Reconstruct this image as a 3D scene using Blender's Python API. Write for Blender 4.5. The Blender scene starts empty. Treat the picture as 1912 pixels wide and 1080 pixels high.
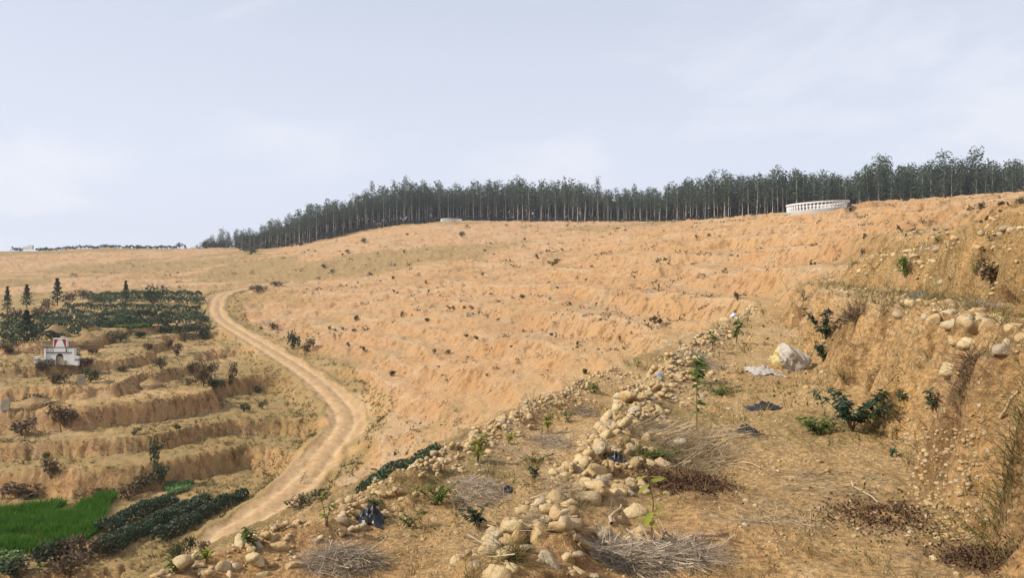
import bpy, math, random
import numpy as np
from mathutils import Vector, Matrix

rng = np.random.default_rng(7)
random.seed(7)
sc = bpy.context.scene
col = sc.collection

# ------------------------------------------------------------------ camera
FPX, CU, HV = 1434.0, 956.0, 510.0          # focal length, centre column and horizon row of the 1912 px photograph
cam = bpy.data.cameras.new('camera')
cam.sensor_width = 36.0
cam.lens = 36.0 * FPX / 1912.0
cam.shift_y = -30.0 / 1912.0
cam.clip_start, cam.clip_end = 0.1, 6000.0
camo = bpy.data.objects.new('camera', cam)
camo.location = (0, 0, 0)                    # eye height is z = 0, the terrace underfoot at -1.6
camo.rotation_euler = (math.radians(90), 0, 0)
col.objects.link(camo)
sc.camera = camo

# ------------------------------------------------------------------ sky, sun, exposure
SUN_AZ, SUN_EL = math.radians(-104), math.radians(40)     # azimuth from +Y towards +X
world = bpy.data.worlds.new('World'); sc.world = world
world.use_nodes = True
nt = world.node_tree; nt.nodes.clear()
def wn(t, **k):
    n = nt.nodes.new(t)
    for a, b in k.items(): setattr(n, a, b)
    return n
sky = wn('ShaderNodeTexSky', sky_type='NISHITA', sun_disc=False)
sky.sun_elevation = SUN_EL; sky.sun_rotation = SUN_AZ
sky.air_density = 1.2; sky.dust_density = 4.0; sky.ozone_density = 1.5; sky.altitude = 200
geo = wn('ShaderNodeTexCoord')
sep = wn('ShaderNodeSeparateXYZ'); nt.links.new(geo.outputs['Generated'], sep.inputs[0])
# clouds: soft noise over a flat layer seen in perspective (x/z, y/z)
zz = wn('ShaderNodeMath', operation='MAXIMUM'); nt.links.new(sep.outputs['Z'], zz.inputs[0]); zz.inputs[1].default_value = 0.0
za = wn('ShaderNodeMath', operation='ADD'); nt.links.new(zz.outputs[0], za.inputs[0]); za.inputs[1].default_value = 0.22
dx = wn('ShaderNodeMath', operation='DIVIDE'); nt.links.new(sep.outputs['X'], dx.inputs[0]); nt.links.new(za.outputs[0], dx.inputs[1])
dy = wn('ShaderNodeMath', operation='DIVIDE'); nt.links.new(sep.outputs['Y'], dy.inputs[0]); nt.links.new(za.outputs[0], dy.inputs[1])
cb = wn('ShaderNodeCombineXYZ'); nt.links.new(dx.outputs[0], cb.inputs[0]); nt.links.new(dy.outputs[0], cb.inputs[1]); cb.inputs[2].default_value = 3.1
n1 = wn('ShaderNodeTexNoise'); n1.inputs['Scale'].default_value = 1.15; n1.inputs['Detail'].default_value = 7; n1.inputs['Roughness'].default_value = 0.52
n1.inputs['Distortion'].default_value = 0.35
nt.links.new(cb.outputs[0], n1.inputs['Vector'])
cr = wn('ShaderNodeMapRange', interpolation_type='SMOOTHSTEP'); cr.inputs['From Min'].default_value = 0.46; cr.inputs['From Max'].default_value = 0.66
nt.links.new(n1.outputs['Fac'], cr.inputs['Value'])
# thin white veil that thickens towards the horizon, where one looks through more of it
veil = wn('ShaderNodeMapRange', interpolation_type='SMOOTHSTEP'); nt.links.new(zz.outputs[0], veil.inputs['Value'])
veil.inputs['From Min'].default_value = 0.0; veil.inputs['From Max'].default_value = 0.5
veil.inputs['To Min'].default_value = 0.97; veil.inputs['To Max'].default_value = 0.62
mx1 = wn('ShaderNodeMix', data_type='RGBA'); nt.links.new(veil.outputs[0], mx1.inputs['Factor'])
nt.links.new(sky.outputs[0], mx1.inputs['A']); mx1.inputs['B'].default_value = (7.55, 8.05, 9.4, 1)
cm = wn('ShaderNodeMath', operation='MULTIPLY'); nt.links.new(cr.outputs[0], cm.inputs[0]); cm.inputs[1].default_value = 0.6
mx2 = wn('ShaderNodeMix', data_type='RGBA'); nt.links.new(cm.outputs[0], mx2.inputs['Factor'])
nt.links.new(mx1.outputs['Result'], mx2.inputs['A']); mx2.inputs['B'].default_value = (8.7, 8.8, 9.4, 1)
bg = wn('ShaderNodeBackground'); bg.inputs['Strength'].default_value = 0.10
nt.links.new(mx2.outputs['Result'], bg.inputs['Color'])
wo = wn('ShaderNodeOutputWorld'); nt.links.new(bg.outputs[0], wo.inputs['Surface'])

sl = bpy.data.lights.new('sun', 'SUN'); sl.energy = 4.7; sl.angle = math.radians(0.9); sl.color = (1.0, 0.94, 0.85)
so = bpy.data.objects.new('sun', sl); col.objects.link(so)
sd = Vector((math.sin(SUN_AZ) * math.cos(SUN_EL), math.cos(SUN_AZ) * math.cos(SUN_EL), math.sin(SUN_EL)))
so.rotation_euler = sd.to_track_quat('Z', 'Y').to_euler()
so.location = sd * 100
sc.view_settings.view_transform = 'Standard'; sc.view_settings.look = 'None'
sc.view_settings.exposure = 0.10; sc.view_settings.gamma = 1.0
sc.view_settings.use_curve_mapping = False
try:
    sc.cycles.volume_bounces = 0; sc.cycles.max_bounces = 5; sc.cycles.diffuse_bounces = 2
    sc.cycles.transparent_max_bounces = 6; sc.cycles.volume_step_rate = 10
except Exception: pass

# ------------------------------------------------------------------ helpers
def link(o, parent=None):
    col.objects.link(o)
    if parent is not None: o.parent = parent
    return o
def tag(o, label=None, cat=None, group=None, kind=None):
    if label: o['label'] = label
    if cat: o['category'] = cat
    if group: o['group'] = group
    if kind: o['kind'] = kind
    return o
def empty(name, loc, rz=0.0):
    o = bpy.data.objects.new(name, None); o.location = loc; o.rotation_euler = (0, 0, rz); o.empty_display_size = 0.2
    return link(o)
def mesh_np(name, v, f, smooth=False):
    """v (N,3), f (M,k) with one k for all faces"""
    v = np.asarray(v, np.float32); f = np.asarray(f, np.int32)
    m = bpy.data.meshes.new(name)
    M, k = f.shape
    m.vertices.add(len(v)); m.vertices.foreach_set('co', v.ravel())
    m.loops.add(M * k); m.loops.foreach_set('vertex_index', f.ravel())
    m.polygons.add(M); m.polygons.foreach_set('loop_start', np.arange(0, M * k, k, dtype=np.int32))
    m.polygons.foreach_set('loop_total', np.full(M, k, np.int32))
    m.polygons.foreach_set('use_smooth', np.full(M, smooth, bool))
    m.update(calc_edges=True)
    return m
def add_obj(name, mesh, mat, parent=None, loc=None, rot=None, scale=None):
    o = bpy.data.objects.new(name, mesh)
    if mat is not None and len(mesh.materials) == 0: mesh.materials.append(mat)
    if loc is not None: o.location = loc
    if rot is not None: o.rotation_euler = rot
    if scale is not None: o.scale = scale
    return link(o, parent)
def sstep(a, b, x):
    t = np.clip((x - a) / (b - a), 0, 1); return t * t * (3 - 2 * t)
_perm = np.random.default_rng(3).random((256, 256)) * 2 * np.pi
_gx, _gy = np.cos(_perm), np.sin(_perm)
def gnoise(x, y, s=0.0):
    x = x + 17.31 * s; y = y - 9.7 * s
    xi = np.floor(x).astype(np.int64); yi = np.floor(y).astype(np.int64)
    fx, fy = x - xi, y - yi
    u, v = fx * fx * fx * (fx * (fx * 6 - 15) + 10), fy * fy * fy * (fy * (fy * 6 - 15) + 10)
    def g(i, j):
        a, b = (xi + i) & 255, (yi + j) & 255
        return _gx[a, b] * (fx - i) + _gy[a, b] * (fy - j)
    return ((1 - u) * (1 - v) * g(0, 0) + u * (1 - v) * g(1, 0) + (1 - u) * v * g(0, 1) + u * v * g(1, 1)) * 1.5
def fbm(x, y, lam, octs, s=0.0, gain=0.5):
    r = 0; a = 1.0
    for i in range(octs):
        r = r + a * gnoise(x / lam, y / lam, s + 3.3 * i); lam *= 0.5; a *= gain
    return r

# ------------------------------------------------------------------ the lie of the land
# edges of the near terraces as x(y)
def cv(pts):
    p = np.array(pts, float)
    return lambda y: np.interp(y, p[:, 0], p[:, 1])
def lin_ext(pts):
    p = np.array(pts, float)
    def f(y):
        r = np.interp(y, p[:, 0], p[:, 1])
        s0 = (p[1, 1] - p[0, 1]) / (p[1, 0] - p[0, 0])
        return np.where(y < p[0, 0], p[0, 1] + s0 * (y - p[0, 0]), r)
    return f
cA = lin_ext([(3, -4.3), (6.9, -2.6), (8.1, -2.0), (10, -1.2), (12.9, -0.3), (15.9, 1.0), (20.7, 2.8), (31, 7.0), (45, 13)])
cB = lin_ext([(2, -0.75), (4.9, 0.2), (5.9, .55), (9.56, 1.6), (12.7, 2.7), (17.6, 4.5), (27, 7.8), (45, 15)])
cC = lin_ext([(2, 1.75), (4, 2.45), (5.1, 2.85), (8.2, 3.8), (12, 4.85), (17.6, 6.6), (25.5, 9.1), (45, 16.2)])
cD = lin_ext([(2, 2.3), (5, 3.4), (8, 4.55), (15, 6.75), (25, 10.0), (45, 17.0)])
Z0, HS = -1.6, 1.1
AN = 0.62                                     # share of a step that is tread, near
def near_base(x, y):
    a, b, c, d = cA(y), cB(y), cC(y), cD(y)
    xs = [a - 24, a - 11, a - 6.8, a - 4.6, a - 1.6, a, b - 0.8, b, c, d, d + 1.5, d + 2.2, d + 5.0, d + 6.0, d + 8.2, d + 9.2, d + 11.2, d + 12.2, d + 40]
    fr = [-9.6, -5.3, -3.7, -2.75, -1.8, -1.0, -1 + AN, 0.0, AN, 1.0, 1 + AN, 2.0, 2 + AN, 3.0, 3 + AN, 4.0, 4 + AN, 5.0, 6.4]
    r = np.full(np.shape(x), fr[0], float)
    for i in range(len(xs) - 1):
        t = np.clip((x - xs[i]) / (xs[i + 1] - xs[i]), 0, 1)
        r = r + t * (fr[i + 1] - fr[i])
    return Z0 + HS * r

CP = []
def cp(u, v, Y): CP.append(((u - CU) / FPX * Y, Y, -(v - HV) / FPX * Y))
# bowl and central hill
for q in [(700,760,60),(950,760,42),(1100,680,45),(1200,640,45),(1200,550,60),(1200,480,92),(1200,430,145),(1000,600,68),(1000,500,130),
          (1000,430,235),(860,430,255),(800,600,85),(800,500,150),(750,700,65),(600,650,88),(600,590,112),(560,540,135),(560,490,215),
          (860,412,305),(960,414,300),(1050,415,270),(1150,418,225),(1280,416,165),(1400,408,132),(1476,398,112),(1527,390,108),(1580,384,104),
          (1750,378,92),(1912,371,82),(700,430,290),(620,450,280),(560,464,270),(480,472,280),(440,520,200),
          (1300,560,52),(1350,520,62),(1400,470,80),(1350,600,40),(1250,600,50),(1500,450,68),(1600,440,52),(900,520,120),(1100,460,150),(700,520,150),
          (1700,410,55),(650,620,92),(900,680,58),(850,760,52)]: cp(*q)
# valley road
ROAD = [(520,527,172),(440,543,147),(412,552,136),(402,572,126),(412,597,113),(480,640,95),(560,690,78),(620,740,67),(645,785,59.5),(610,840,53.5),(560,900,48.3),(480,960,44),(420,1000,41)]
for q in ROAD: cp(*q)
# terraces left of the road
for q in [(0,830,52),(150,825,53),(290,815,54.5),(400,790,59.5),(480,752,68.7),
          (520,745,66.5),(540,700,74.7),(470,660,88),(500,800,59.3),(450,830,56.5),(410,862,53.5),(470,880,50.8),
          (130,765,55.7),(250,750,59),(350,738,62.3),(420,725,66),(445,705,72.8),
          (0,728,58.5),(100,715,62),(200,705,65.5),(300,690,71),(345,660,85),(355,640,98),
          (20,690,63.7),(160,690,63.7),(250,670,71.7),(300,640,88),(310,625,100),
          (80,640,77),(200,620,91),(300,610,100),(100,600,100),(250,590,108),(350,600,105),(200,560,140),(30,570,135),(350,545,150),
          (100,530,190),(100,500,260),(0,470,350),(200,464,350),(350,465,340),(300,500,240),(440,470,320)]: cp(*q)
CP += [(-30,43,-13.7),(-22,41,-13.8),(-40,44,-13.7),(-24,36,-14.2),(-40,34,-14.3),(-16,30,-13.9),(-30,15,-14.4),(-60,40,-13.6),(-60,10,-14.5),(-20,0,-12),(-40,-40,-14),
       (0,420,20),(120,320,17),(-265,520,-2),(-110,460,8),(200,320,19),(-400,600,-12),(-200,330,9),(60,55,6.5),(60,20,6),(45,0,5),(40,-40,4),(10,-40,0),(-12,-30,-7),
       (150,150,16),(150,220,17),(60,170,13),(40,220,14.5),(110,240,16),(0,340,21.5),(-60,310,17.5),(-180,110,-8),(-120,60,-10),(-250,250,3)]
for Y in (20., 26., 32., 40.):
    for g, l in ((cA, -1), (cB, 0), (cD, 1)):
        CP.append((float(g(Y)), Y, Z0 + HS * l))
    CP.append((float(cD(Y)) + 2.2, Y, Z0 + 2 * HS)); CP.append((float(cD(Y)) + 6.0, Y, Z0 + 3 * HS)); CP.append((float(cD(Y)) + 12.2, Y, Z0 + 5 * HS))
    CP.append((float(cA(Y)) - 11, Y, Z0 - 5.3 * HS))
CP = np.array(CP)
MQ = 5.0
def _phi(d2): return np.sqrt(d2 + MQ * MQ)
_n = len(CP)
_d2 = ((CP[:, None, :2] - CP[None, :, :2]) ** 2).sum(-1)
_A = np.zeros((_n + 3, _n + 3)); _A[:_n, :_n] = -_phi(_d2) + 0.0 * np.eye(_n)
_A[:_n, :_n] -= -0.25 * np.eye(_n)
_A[:_n, _n] = 1; _A[:_n, _n + 1:] = CP[:, :2] / 100; _A[_n:, :_n] = _A[:_n, _n:].T
_w = np.linalg.solve(_A, np.r_[CP[:, 2], 0, 0, 0])
def far_base(x, y):
    sh = np.shape(x); x = np.ravel(x); y = np.ravel(y)
    out = np.empty(len(x))
    for s in range(0, len(x), 60000):
        X, Y = x[s:s + 60000], y[s:s + 60000]
        d2 = (X[:, None] - CP[None, :, 0]) ** 2 + (Y[:, None] - CP[None, :, 1]) ** 2
        out[s:s + 60000] = -_phi(d2) @ _w[:_n] + _w[_n] + (X * _w[_n + 1] + Y * _w[_n + 2]) / 100
    r = np.hypot(x, y)
    k = sstep(420, 800, r)
    out = np.clip(out, -30, 30) * (1 - k) - 14 * k
    return out.reshape(sh)
RP = np.array([((u - CU) / FPX * Y, Y, -(v - HV) / FPX * Y) for u, v, Y in ROAD] + [(-13.6, 35, -14.3), (-13.2, 26, -14.0)])
# smooth the road line (Catmull-Rom)
def catmull(P, n=5):
    P = np.vstack([2 * P[0] - P[1], P, 2 * P[-1] - P[-2]]); o = []
    for i in range(1, len(P) - 2):
        for t in np.linspace(0, 1, n, endpoint=False):
            p0, p1, p2, p3 = P[i - 1:i + 3]
            o.append(.5 * (2 * p1 + (p2 - p0) * t + (2 * p0 - 5 * p1 + 4 * p2 - p3) * t * t + (3 * p1 - p0 - 3 * p2 + p3) * t ** 3))
    o.append(P[-2]); return np.array(o)
RC = catmull(RP)
_o = np.argsort(RC[:, 1])
def road_x(y): return np.interp(y, RC[_o, 1], RC[_o, 0])
def road_info(x, y):
    """signed distance to the road's centre line and the road's height there"""
    sh = np.shape(x); x = np.ravel(x); y = np.ravel(y)
    D = np.full(len(x), 99.0); Zr = np.zeros(len(x))
    sel = np.where((np.abs(x - road_x(y)) < 16) & (y > 0) & (y < 185))[0]
    X, Y = x[sel], y[sel]; bd = np.full(len(sel), 99.0); bz = np.zeros(len(sel))
    for i in range(len(RC) - 1):
        p, q = RC[i], RC[i + 1]; e = q[:2] - p[:2]; L = e @ e
        t = np.clip(((X - p[0]) * e[0] + (Y - p[1]) * e[1]) / L, 0, 1)
        ddx, ddy = X - p[0] - t * e[0], Y - p[1] - t * e[1]
        d = np.hypot(ddx, ddy) * np.where(e[0] * ddy - e[1] * ddx > 0, 1, -1)
        b = np.abs(d) < np.abs(bd)
        bd = np.where(b, d, bd); bz = np.where(b, p[2] + t * (q[2] - p[2]), bz)
    D[sel] = bd; Zr[sel] = bz
    return D.reshape(sh), Zr.reshape(sh)
LEV = np.array([-18, -16, -14.3, -12.7, -11.6, -9.9, -8.9, -8.0, -7.0, -6.1, -5.2, -4.2, -3.0, -1.8, -0.6, 1, 2.5, 4, 5.5, 7, 8.5, 10, 12, 30])
def steps(t, a, lip):
    k = np.floor(t); f = t - k
    s = np.clip((f - a) / (1 - a), 0, 1); s = s * s * (3 - 2 * s)
    return k + 0.92 * s + 0.08 * f + lip * (np.exp(-(f / 0.07) ** 2) + np.exp(-((1 - f) / 0.025) ** 2))
RW = 1.3
def terrain(x, y, full=False):
    x = np.asarray(x, float); y = np.asarray(y, float)
    r = np.hypot(x, y)
    zb = far_base(x, y)
    lat = x - cA(y)
    wn_ = (1 - sstep(20, 34, y)) * sstep(-20, -9, lat) * (1 - sstep(14, 26, x - cD(y))) * sstep(-45, -15, y)
    zb = zb * (1 - wn_) + near_base(x, y) * wn_
    far = sstep(14, 60, r)
    rx = road_x(y)
    mL = sstep(-1.5, 1.5, rx - x) * (1 - sstep(105, 150, y)) * sstep(0, 30, y + 0 * x)
    # edges wander
    zb = zb + far * (1 - .55 * mL) * (0.34 * fbm(x, y, 26, 3, 1.0) + 0.24 * fbm(x, y, 4.5, 3, 2.0, .6)) + (1 - far) * (0.08 + .15 * sstep(-.6, .2, x - cC(y))) * fbm(x, y, 1.3, 4, 2.5, .62)
    a = AN - 0.22 * sstep(70, 150, r)
    st_amt = (1 - 0.3 * sstep(90, 170, r)) * (1 - 0.25 * (1 - sstep(-10, 25, x)) * far) * (1 - 0.75 * sstep(330, 420, r))
    lip = 0.07 * (1 - 0.3 * far)
    tm = (zb - Z0) / HS + sstep(34, 60, r) * .5 * fbm(x, y, 38, 3, 3.0)
    zm = Z0 + HS * (steps(tm, a, lip) - (tm - (zb - Z0) / HS))
    # taller benches across the bare slope, running into the small ones
    H2 = 1.95; wB = sstep(36, 52, r) * (1 - sstep(110, 190, r)) * sstep(-.35, .25, x / np.maximum(r, 1) + .5 * fbm(x, y, 34, 2, 3.6))
    t2 = (zb - Z0) / H2 + .3 * fbm(x, y, 30, 2, 3.3)
    zm2 = Z0 + H2 * (steps(t2, .60, lip * .6) - (t2 - (zb - Z0) / H2))
    zm = zm + (zm2 - zm) * wB
    tm = np.where(wB > .5, t2, tm)
    st_amt = st_amt * (.78 + .22 * sstep(-.3, .25, fbm(x, y, 24, 2, 3.9) + .6 * (1 - far) + .5 * wB))
    zm = zb + (zm - zb) * st_amt
    li = np.interp(zb, LEV, np.arange(len(LEV)))
    zl = np.interp(steps(li, 0.85, 0.03), np.arange(len(LEV)), LEV)
    z = zm * (1 - mL) + zl * mL
    fm, fl = tm - np.floor(tm), li - np.floor(li)
    ris = sstep(a, a + .12, fm) * (1 - sstep(0.93, 1.0, fm)) * (1 - mL) + mL * sstep(0.84, 0.88, fl)
    # relief
    near = 1 - far
    z = z + far * (0.22 - .12 * mL) * fbm(x, y, 9, 3, 5.0) + near * 0.05 * fbm(x, y, 2.6, 2, 5.5)
    z = z + (0.05 + 0.05 * far) * fbm(x, y, 0.9, 4, 6.0, 0.55)
    cl = np.maximum(0, gnoise(x / .34, y / .34, 7.1)) ** 1.5 * .09 + np.maximum(0, gnoise(x / .15, y / .15, 7.6)) ** 1.5 * .045
    z = z + (1 - sstep(9, 26, r)) * cl * (.4 + .6 * sstep(-.2, .3, gnoise(x / 1.7, y / 1.7, 7.9)))
    pat = sstep(-.25, .35, fbm(x, y, 11, 2, 7.4))
    big = np.maximum(0, gnoise(x / 2.3, y / 2.3, 7.3)) ** 1.3 * .62 * pat + np.maximum(0, gnoise(x / 1.0, y / 1.0, 7.35)) ** 1.3 * .30
    z = z + far * big * (.35 + .65 * ris) * (1 - .8 * mL)
    # clods and rain gullies on the bank faces
    gul = np.abs(gnoise(x / 0.55 + 0.6 * gnoise(x, y, 8.0), y / 0.55, 9.0))
    gulb = np.abs(gnoise(x / 1.5 + 0.6 * gnoise(x / 2, y / 2, 8.0), y / 1.5, 9.5))
    z = z - mL * ris * .28 * (1 - np.clip(np.abs(gnoise(x / 1.15 + .5 * gnoise(x, y, 8.2), y / 1.15, 9.9)) * 2.6, 0, 1))
    z = z - ris * (0.10 * (1 - np.clip(gul * 3.2, 0, 1)) + far * 0.16 * (1 - np.clip(gulb * 3, 0, 1)))
    # heaps of soil and rubble along the two near edges
    for g, hh, ww in ((cA, .17, .45), (cB, .15, .42)):
        dd = x - g(y) - 0.15
        z = z + wn_ * hh * np.exp(-(dd / ww) ** 2) * (0.75 + 0.5 * gnoise(y / 1.3, x / 1.3, 12.0))
    # road
    D, Zr = road_info(x, y)
    ad = np.abs(D) + 0.40 * gnoise(x / 3.0, y / 3.0, 14.0) + .18 * gnoise(x / .8, y / .8, 14.5)
    rut = -0.085 * (np.exp(-((np.abs(D) - 0.68) / 0.24) ** 2)) + 0.03 * np.exp(-(D / 0.3) ** 2) + 0.06 * fbm(x, y, 1.3, 4, 15.)
    wr = 1 - sstep(RW - 0.2, RW + 2.2, ad)
    z = z * (1 - wr) + (Zr - 0.05 + rut * (1 - sstep(RW, RW + .6, ad)) + 0.18 * np.exp(-((ad - RW - .25) / .3) ** 2)) * wr
    if not full: return z
    return z, dict(ris=ris, mL=mL, far=far, D=D, ad=ad, r=r, tm=tm, fm=fm, wn=wn_, rx=rx)
def ground(x, y): return float(terrain(np.array([x]), np.array([y]))[0])
_ts = np.geomspace(2.2, 620, 700)
def hit(u, v):
    """the point of the land that the photograph shows at column u, row v"""
    def first(T):
        X = (u - CU) / FPX * T; g = terrain(X, T)
        b = np.where(-(v - HV) / FPX * T < g)[0]
        return (b[0] if len(b) else len(T) - 1), X, g
    i, X, g = first(_ts)
    T = np.linspace(_ts[max(i - 1, 0)], _ts[i], 16)
    k, X, g = first(T)
    return Vector((X[k], T[k], g[k]))
def hits(uv): return [hit(u, v) for u, v in uv]

# ------------------------------------------------------------------ material tools
def M(name, rough=0.9, spec=0.2):
    m = bpy.data.materials.new(name); m.use_nodes = True
    t = m.node_tree; b = t.nodes['Principled BSDF']
    b.inputs['Roughness'].default_value = rough
    b.inputs['Specular IOR Level'].default_value = spec
    return m, t, b
def N(t, ty, ins=None, **k):
    n = t.nodes.new(ty)
    for a, b in k.items(): setattr(n, a, b)
    for a, b in (ins or {}).items():
        if isinstance(b, bpy.types.NodeSocket): t.links.new(b, n.inputs[a])
        else: n.inputs[a].default_value = b
    return n
def noise(t, vec, scale, detail=4, rough=.55):
    return N(t, 'ShaderNodeTexNoise', {'Vector': vec, 'Scale': scale, 'Detail': detail, 'Roughness': rough}).outputs['Fac']
def ramp(t, val, lo, hi, a=0., b=1.):
    return N(t, 'ShaderNodeMapRange', {'Value': val, 'From Min': lo, 'From Max': hi, 'To Min': a, 'To Max': b}, interpolation_type='SMOOTHSTEP').outputs[0]
def mixc(t, fac, a, b, mode='MIX'):
    n = N(t, 'ShaderNodeMix', data_type='RGBA', blend_type=mode)
    for s, val in (('Factor', fac), ('A', a), ('B', b)):
        if isinstance(val, bpy.types.NodeSocket): t.links.new(val, n.inputs[s])
        else: n.inputs[s].default_value = (val if s == 'Factor' else (*val, 1) if len(val) == 3 else val)
    return n.outputs['Result']
def math_(t, op, a, b=0.):
    return N(t, 'ShaderNodeMath', {0: a, 1: b}, operation=op).outputs[0]
def simple(name, c, rough=.8, var=.25, scale=6., bump=0., spec=.2):
    m, t, b = M(name, rough, spec)
    o = N(t, 'ShaderNodeTexCoord').outputs['Object']
    f = noise(t, o, scale, 5)
    cc = mixc(t, f, tuple(x * (1 - var) for x in c), tuple(min(1, x * (1 + var)) for x in c))
    t.links.new(cc, b.inputs['Base Color'])
    if bump:
        bn = N(t, 'ShaderNodeBump', {'Strength': .6, 'Distance': bump, 'Height': noise(t, o, scale * 3, 6)})
        t.links.new(bn.outputs[0], b.inputs['Normal'])
    return m
def leaf_mat(name, c1, c2, trans=.25, rough=.55):
    m, t, b = M(name, rough, .12)
    rnd = N(t, 'ShaderNodeNewGeometry').outputs['Random Per Island']
    info = N(t, 'ShaderNodeObjectInfo').outputs['Random']
    f = math_(t, 'ADD', math_(t, 'MULTIPLY', rnd, .75), math_(t, 'MULTIPLY', info, .25))
    cc = mixc(t, f, c1, c2)
    t.links.new(cc, b.inputs['Base Color'])
    tr = N(t, 'ShaderNodeBsdfTranslucent', {'Color': cc})
    ms = N(t, 'ShaderNodeMixShader', {0: trans, 1: b.outputs[0], 2: tr.outputs[0]})
    t.links.new(ms.outputs[0], t.nodes['Material Output'].inputs['Surface'])
    return m

# ------------------------------------------------------------------ ground and road
def soil_material():
    m, t, b = M('soil', .95, .1)
    P = N(t, 'ShaderNodeNewGeometry').outputs['Position']
    at = N(t, 'ShaderNodeAttribute', attribute_name='mask')
    s = N(t, 'ShaderNodeSeparateColor', {'Color': at.outputs['Color']})
    veg, ora, dark = s.outputs
    n_big = noise(t, P, .045, 4); n_mid = noise(t, P, .45, 5); n_s = noise(t, P, 3.2, 6, .65); n_f = noise(t, P, 22., 5, .7)
    c = mixc(t, ramp(t, n_big, .35, .65), (.42, .273, .116), (.50, .335, .155))
    o2 = mixc(t, ramp(t, n_mid, .3, .7), (.385, .220, .103), (.455, .284, .147))
    c = mixc(t, ora, c, o2)
    n_pt = noise(t, P, .16, 5, .6)
    c = mixc(t, ramp(t, n_pt, .50, .64, 0, .55), c, (.43, .305, .185))        # dusty bleached patches
    c = mixc(t, ramp(t, n_pt, .46, .36, 0, .4), c, (.40, .20, .085))
    c = mixc(t, ramp(t, n_s, .52, .72, 0, .65), c, (.54, .40, .235))          # dry crust and grit
    c = mixc(t, math_(t, 'MULTIPLY', at.outputs['Alpha'], ramp(t, n_s, .36, .60, .1, .7)), c, (.53, .40, .25))   # dry spoil thrown up along the terrace lips
    c = mixc(t, ramp(t, n_s, .48, .28, 0, .45), c, (.27, .135, .05))          # darker brown where the noise is low
    vn = math_(t, 'ADD', math_(t, 'MULTIPLY', n_mid, .55), math_(t, 'MULTIPLY', n_s, .45))
    vf = ramp(t, math_(t, 'SUBTRACT', math_(t, 'ADD', vn, math_(t, 'MULTIPLY', veg, .55)), .0), .60, .80)
    vc = mixc(t, n_s, (.17, .115, .045), (.34, .24, .095))
    vc = mixc(t, ramp(t, noise(t, P, .8, 4), .5, .66, 0, .6), vc, (.12, .125, .045))
    c = mixc(t, math_(t, 'MULTIPLY', vf, .7), c, vc)
    c = mixc(t, math_(t, 'MULTIPLY', dark, ramp(t, n_s, .3, .6)), c, (.10, .055, .030))
    nz = N(t, 'ShaderNodeSeparateXYZ', {0: N(t, 'ShaderNodeNewGeometry').outputs['True Normal']}).outputs[2]
    mp = N(t, 'ShaderNodeMapping', {'Vector': P, 'Scale': (1., 1., .16)}).outputs[0]
    stk = noise(t, mp, 2.2, 5, .6)                                            # runnels washed down the cut faces
    steep = ramp(t, nz, .93, .66)
    c = mixc(t, math_(t, 'MULTIPLY', steep, .25), c, (.35, .185, .072))           # fresher subsoil in the cut faces
    c = mixc(t, math_(t, 'MULTIPLY', steep, ramp(t, stk, .50, .62, 0, .75)), c, (.20, .115, .045))
    c = mixc(t, math_(t, 'MULTIPLY', steep, ramp(t, stk, .46, .36, 0, .5)), c, (.47, .27, .10))
    vo = N(t, 'ShaderNodeTexVoronoi', {'Vector': P, 'Scale': 17., 'Randomness': 1.})
    gr = math_(t, 'MULTIPLY', ramp(t, vo.outputs['Distance'], .30, .22), ramp(t, N(t, 'ShaderNodeSeparateColor', {'Color': vo.outputs['Color']}).outputs[0], .60, .66))
    gr = math_(t, 'MULTIPLY', gr, ramp(t, n_mid, .42, .6))
    c = mixc(t, math_(t, 'MULTIPLY', gr, .8), c, (.55, .44, .29))             # grit
    v = ramp(t, n_f, .34, .66, .62, 1.3)
    c = mixc(t, 1., c, N(t, 'ShaderNodeCombineColor', {0: v, 1: v, 2: v}).outputs[0], 'MULTIPLY')
    t.links.new(c, b.inputs['Base Color'])
    h = math_(t, 'ADD', math_(t, 'ADD', math_(t, 'MULTIPLY', n_f, .05), math_(t, 'MULTIPLY', gr, .012)), math_(t, 'ADD', math_(t, 'MULTIPLY', n_s, .10), math_(t, 'MULTIPLY', n_mid, .25)))
    bn = N(t, 'ShaderNodeBump', {'Strength': 1.0, 'Distance': 1.0, 'Height': h})
    t.links.new(bn.outputs[0], b.inputs['Normal'])
    return m
def road_material():
    m, t, b = M('road_dirt', .95, .1)
    P = N(t, 'ShaderNodeNewGeometry').outputs['Position']
    at = N(t, 'ShaderNodeAttribute', attribute_name='mask')
    s = N(t, 'ShaderNodeSeparateColor', {'Color': at.outputs['Color']})
    trk = s.outputs[0]                                                        # worn wheel tracks
    n_s = noise(t, P, 2.4, 6, .65); n_f = noise(t, P, 14., 5, .7)
    c = mixc(t, ramp(t, n_s, .3, .7), (.34, .215, .105), (.43, .285, .15))
    c = mixc(t, math_(t, 'MULTIPLY', trk, ramp(t, math_(t, 'ADD', math_(t, 'MULTIPLY', n_s, .6), math_(t, 'MULTIPLY', noise(t, P, .7, 4), .4)), .38, .62)), c, (.50, .35, .195))
    v = ramp(t, n_f, .25, .75, .85, 1.12)
    c = mixc(t, 1., c, N(t, 'ShaderNodeCombineColor', {0: v, 1: v, 2: v}).outputs[0], 'MULTIPLY')
    t.links.new(c, b.inputs['Base Color'])
    h = math_(t, 'ADD', math_(t, 'MULTIPLY', n_f, .02), math_(t, 'MULTIPLY', n_s, .07))
    t.links.new(N(t, 'ShaderNodeBump', {'Strength': .6, 'Distance': 1.0, 'Height': h}).outputs[0], b.inputs['Normal'])
    return m
soilM, roadM = soil_material(), road_material()

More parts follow.
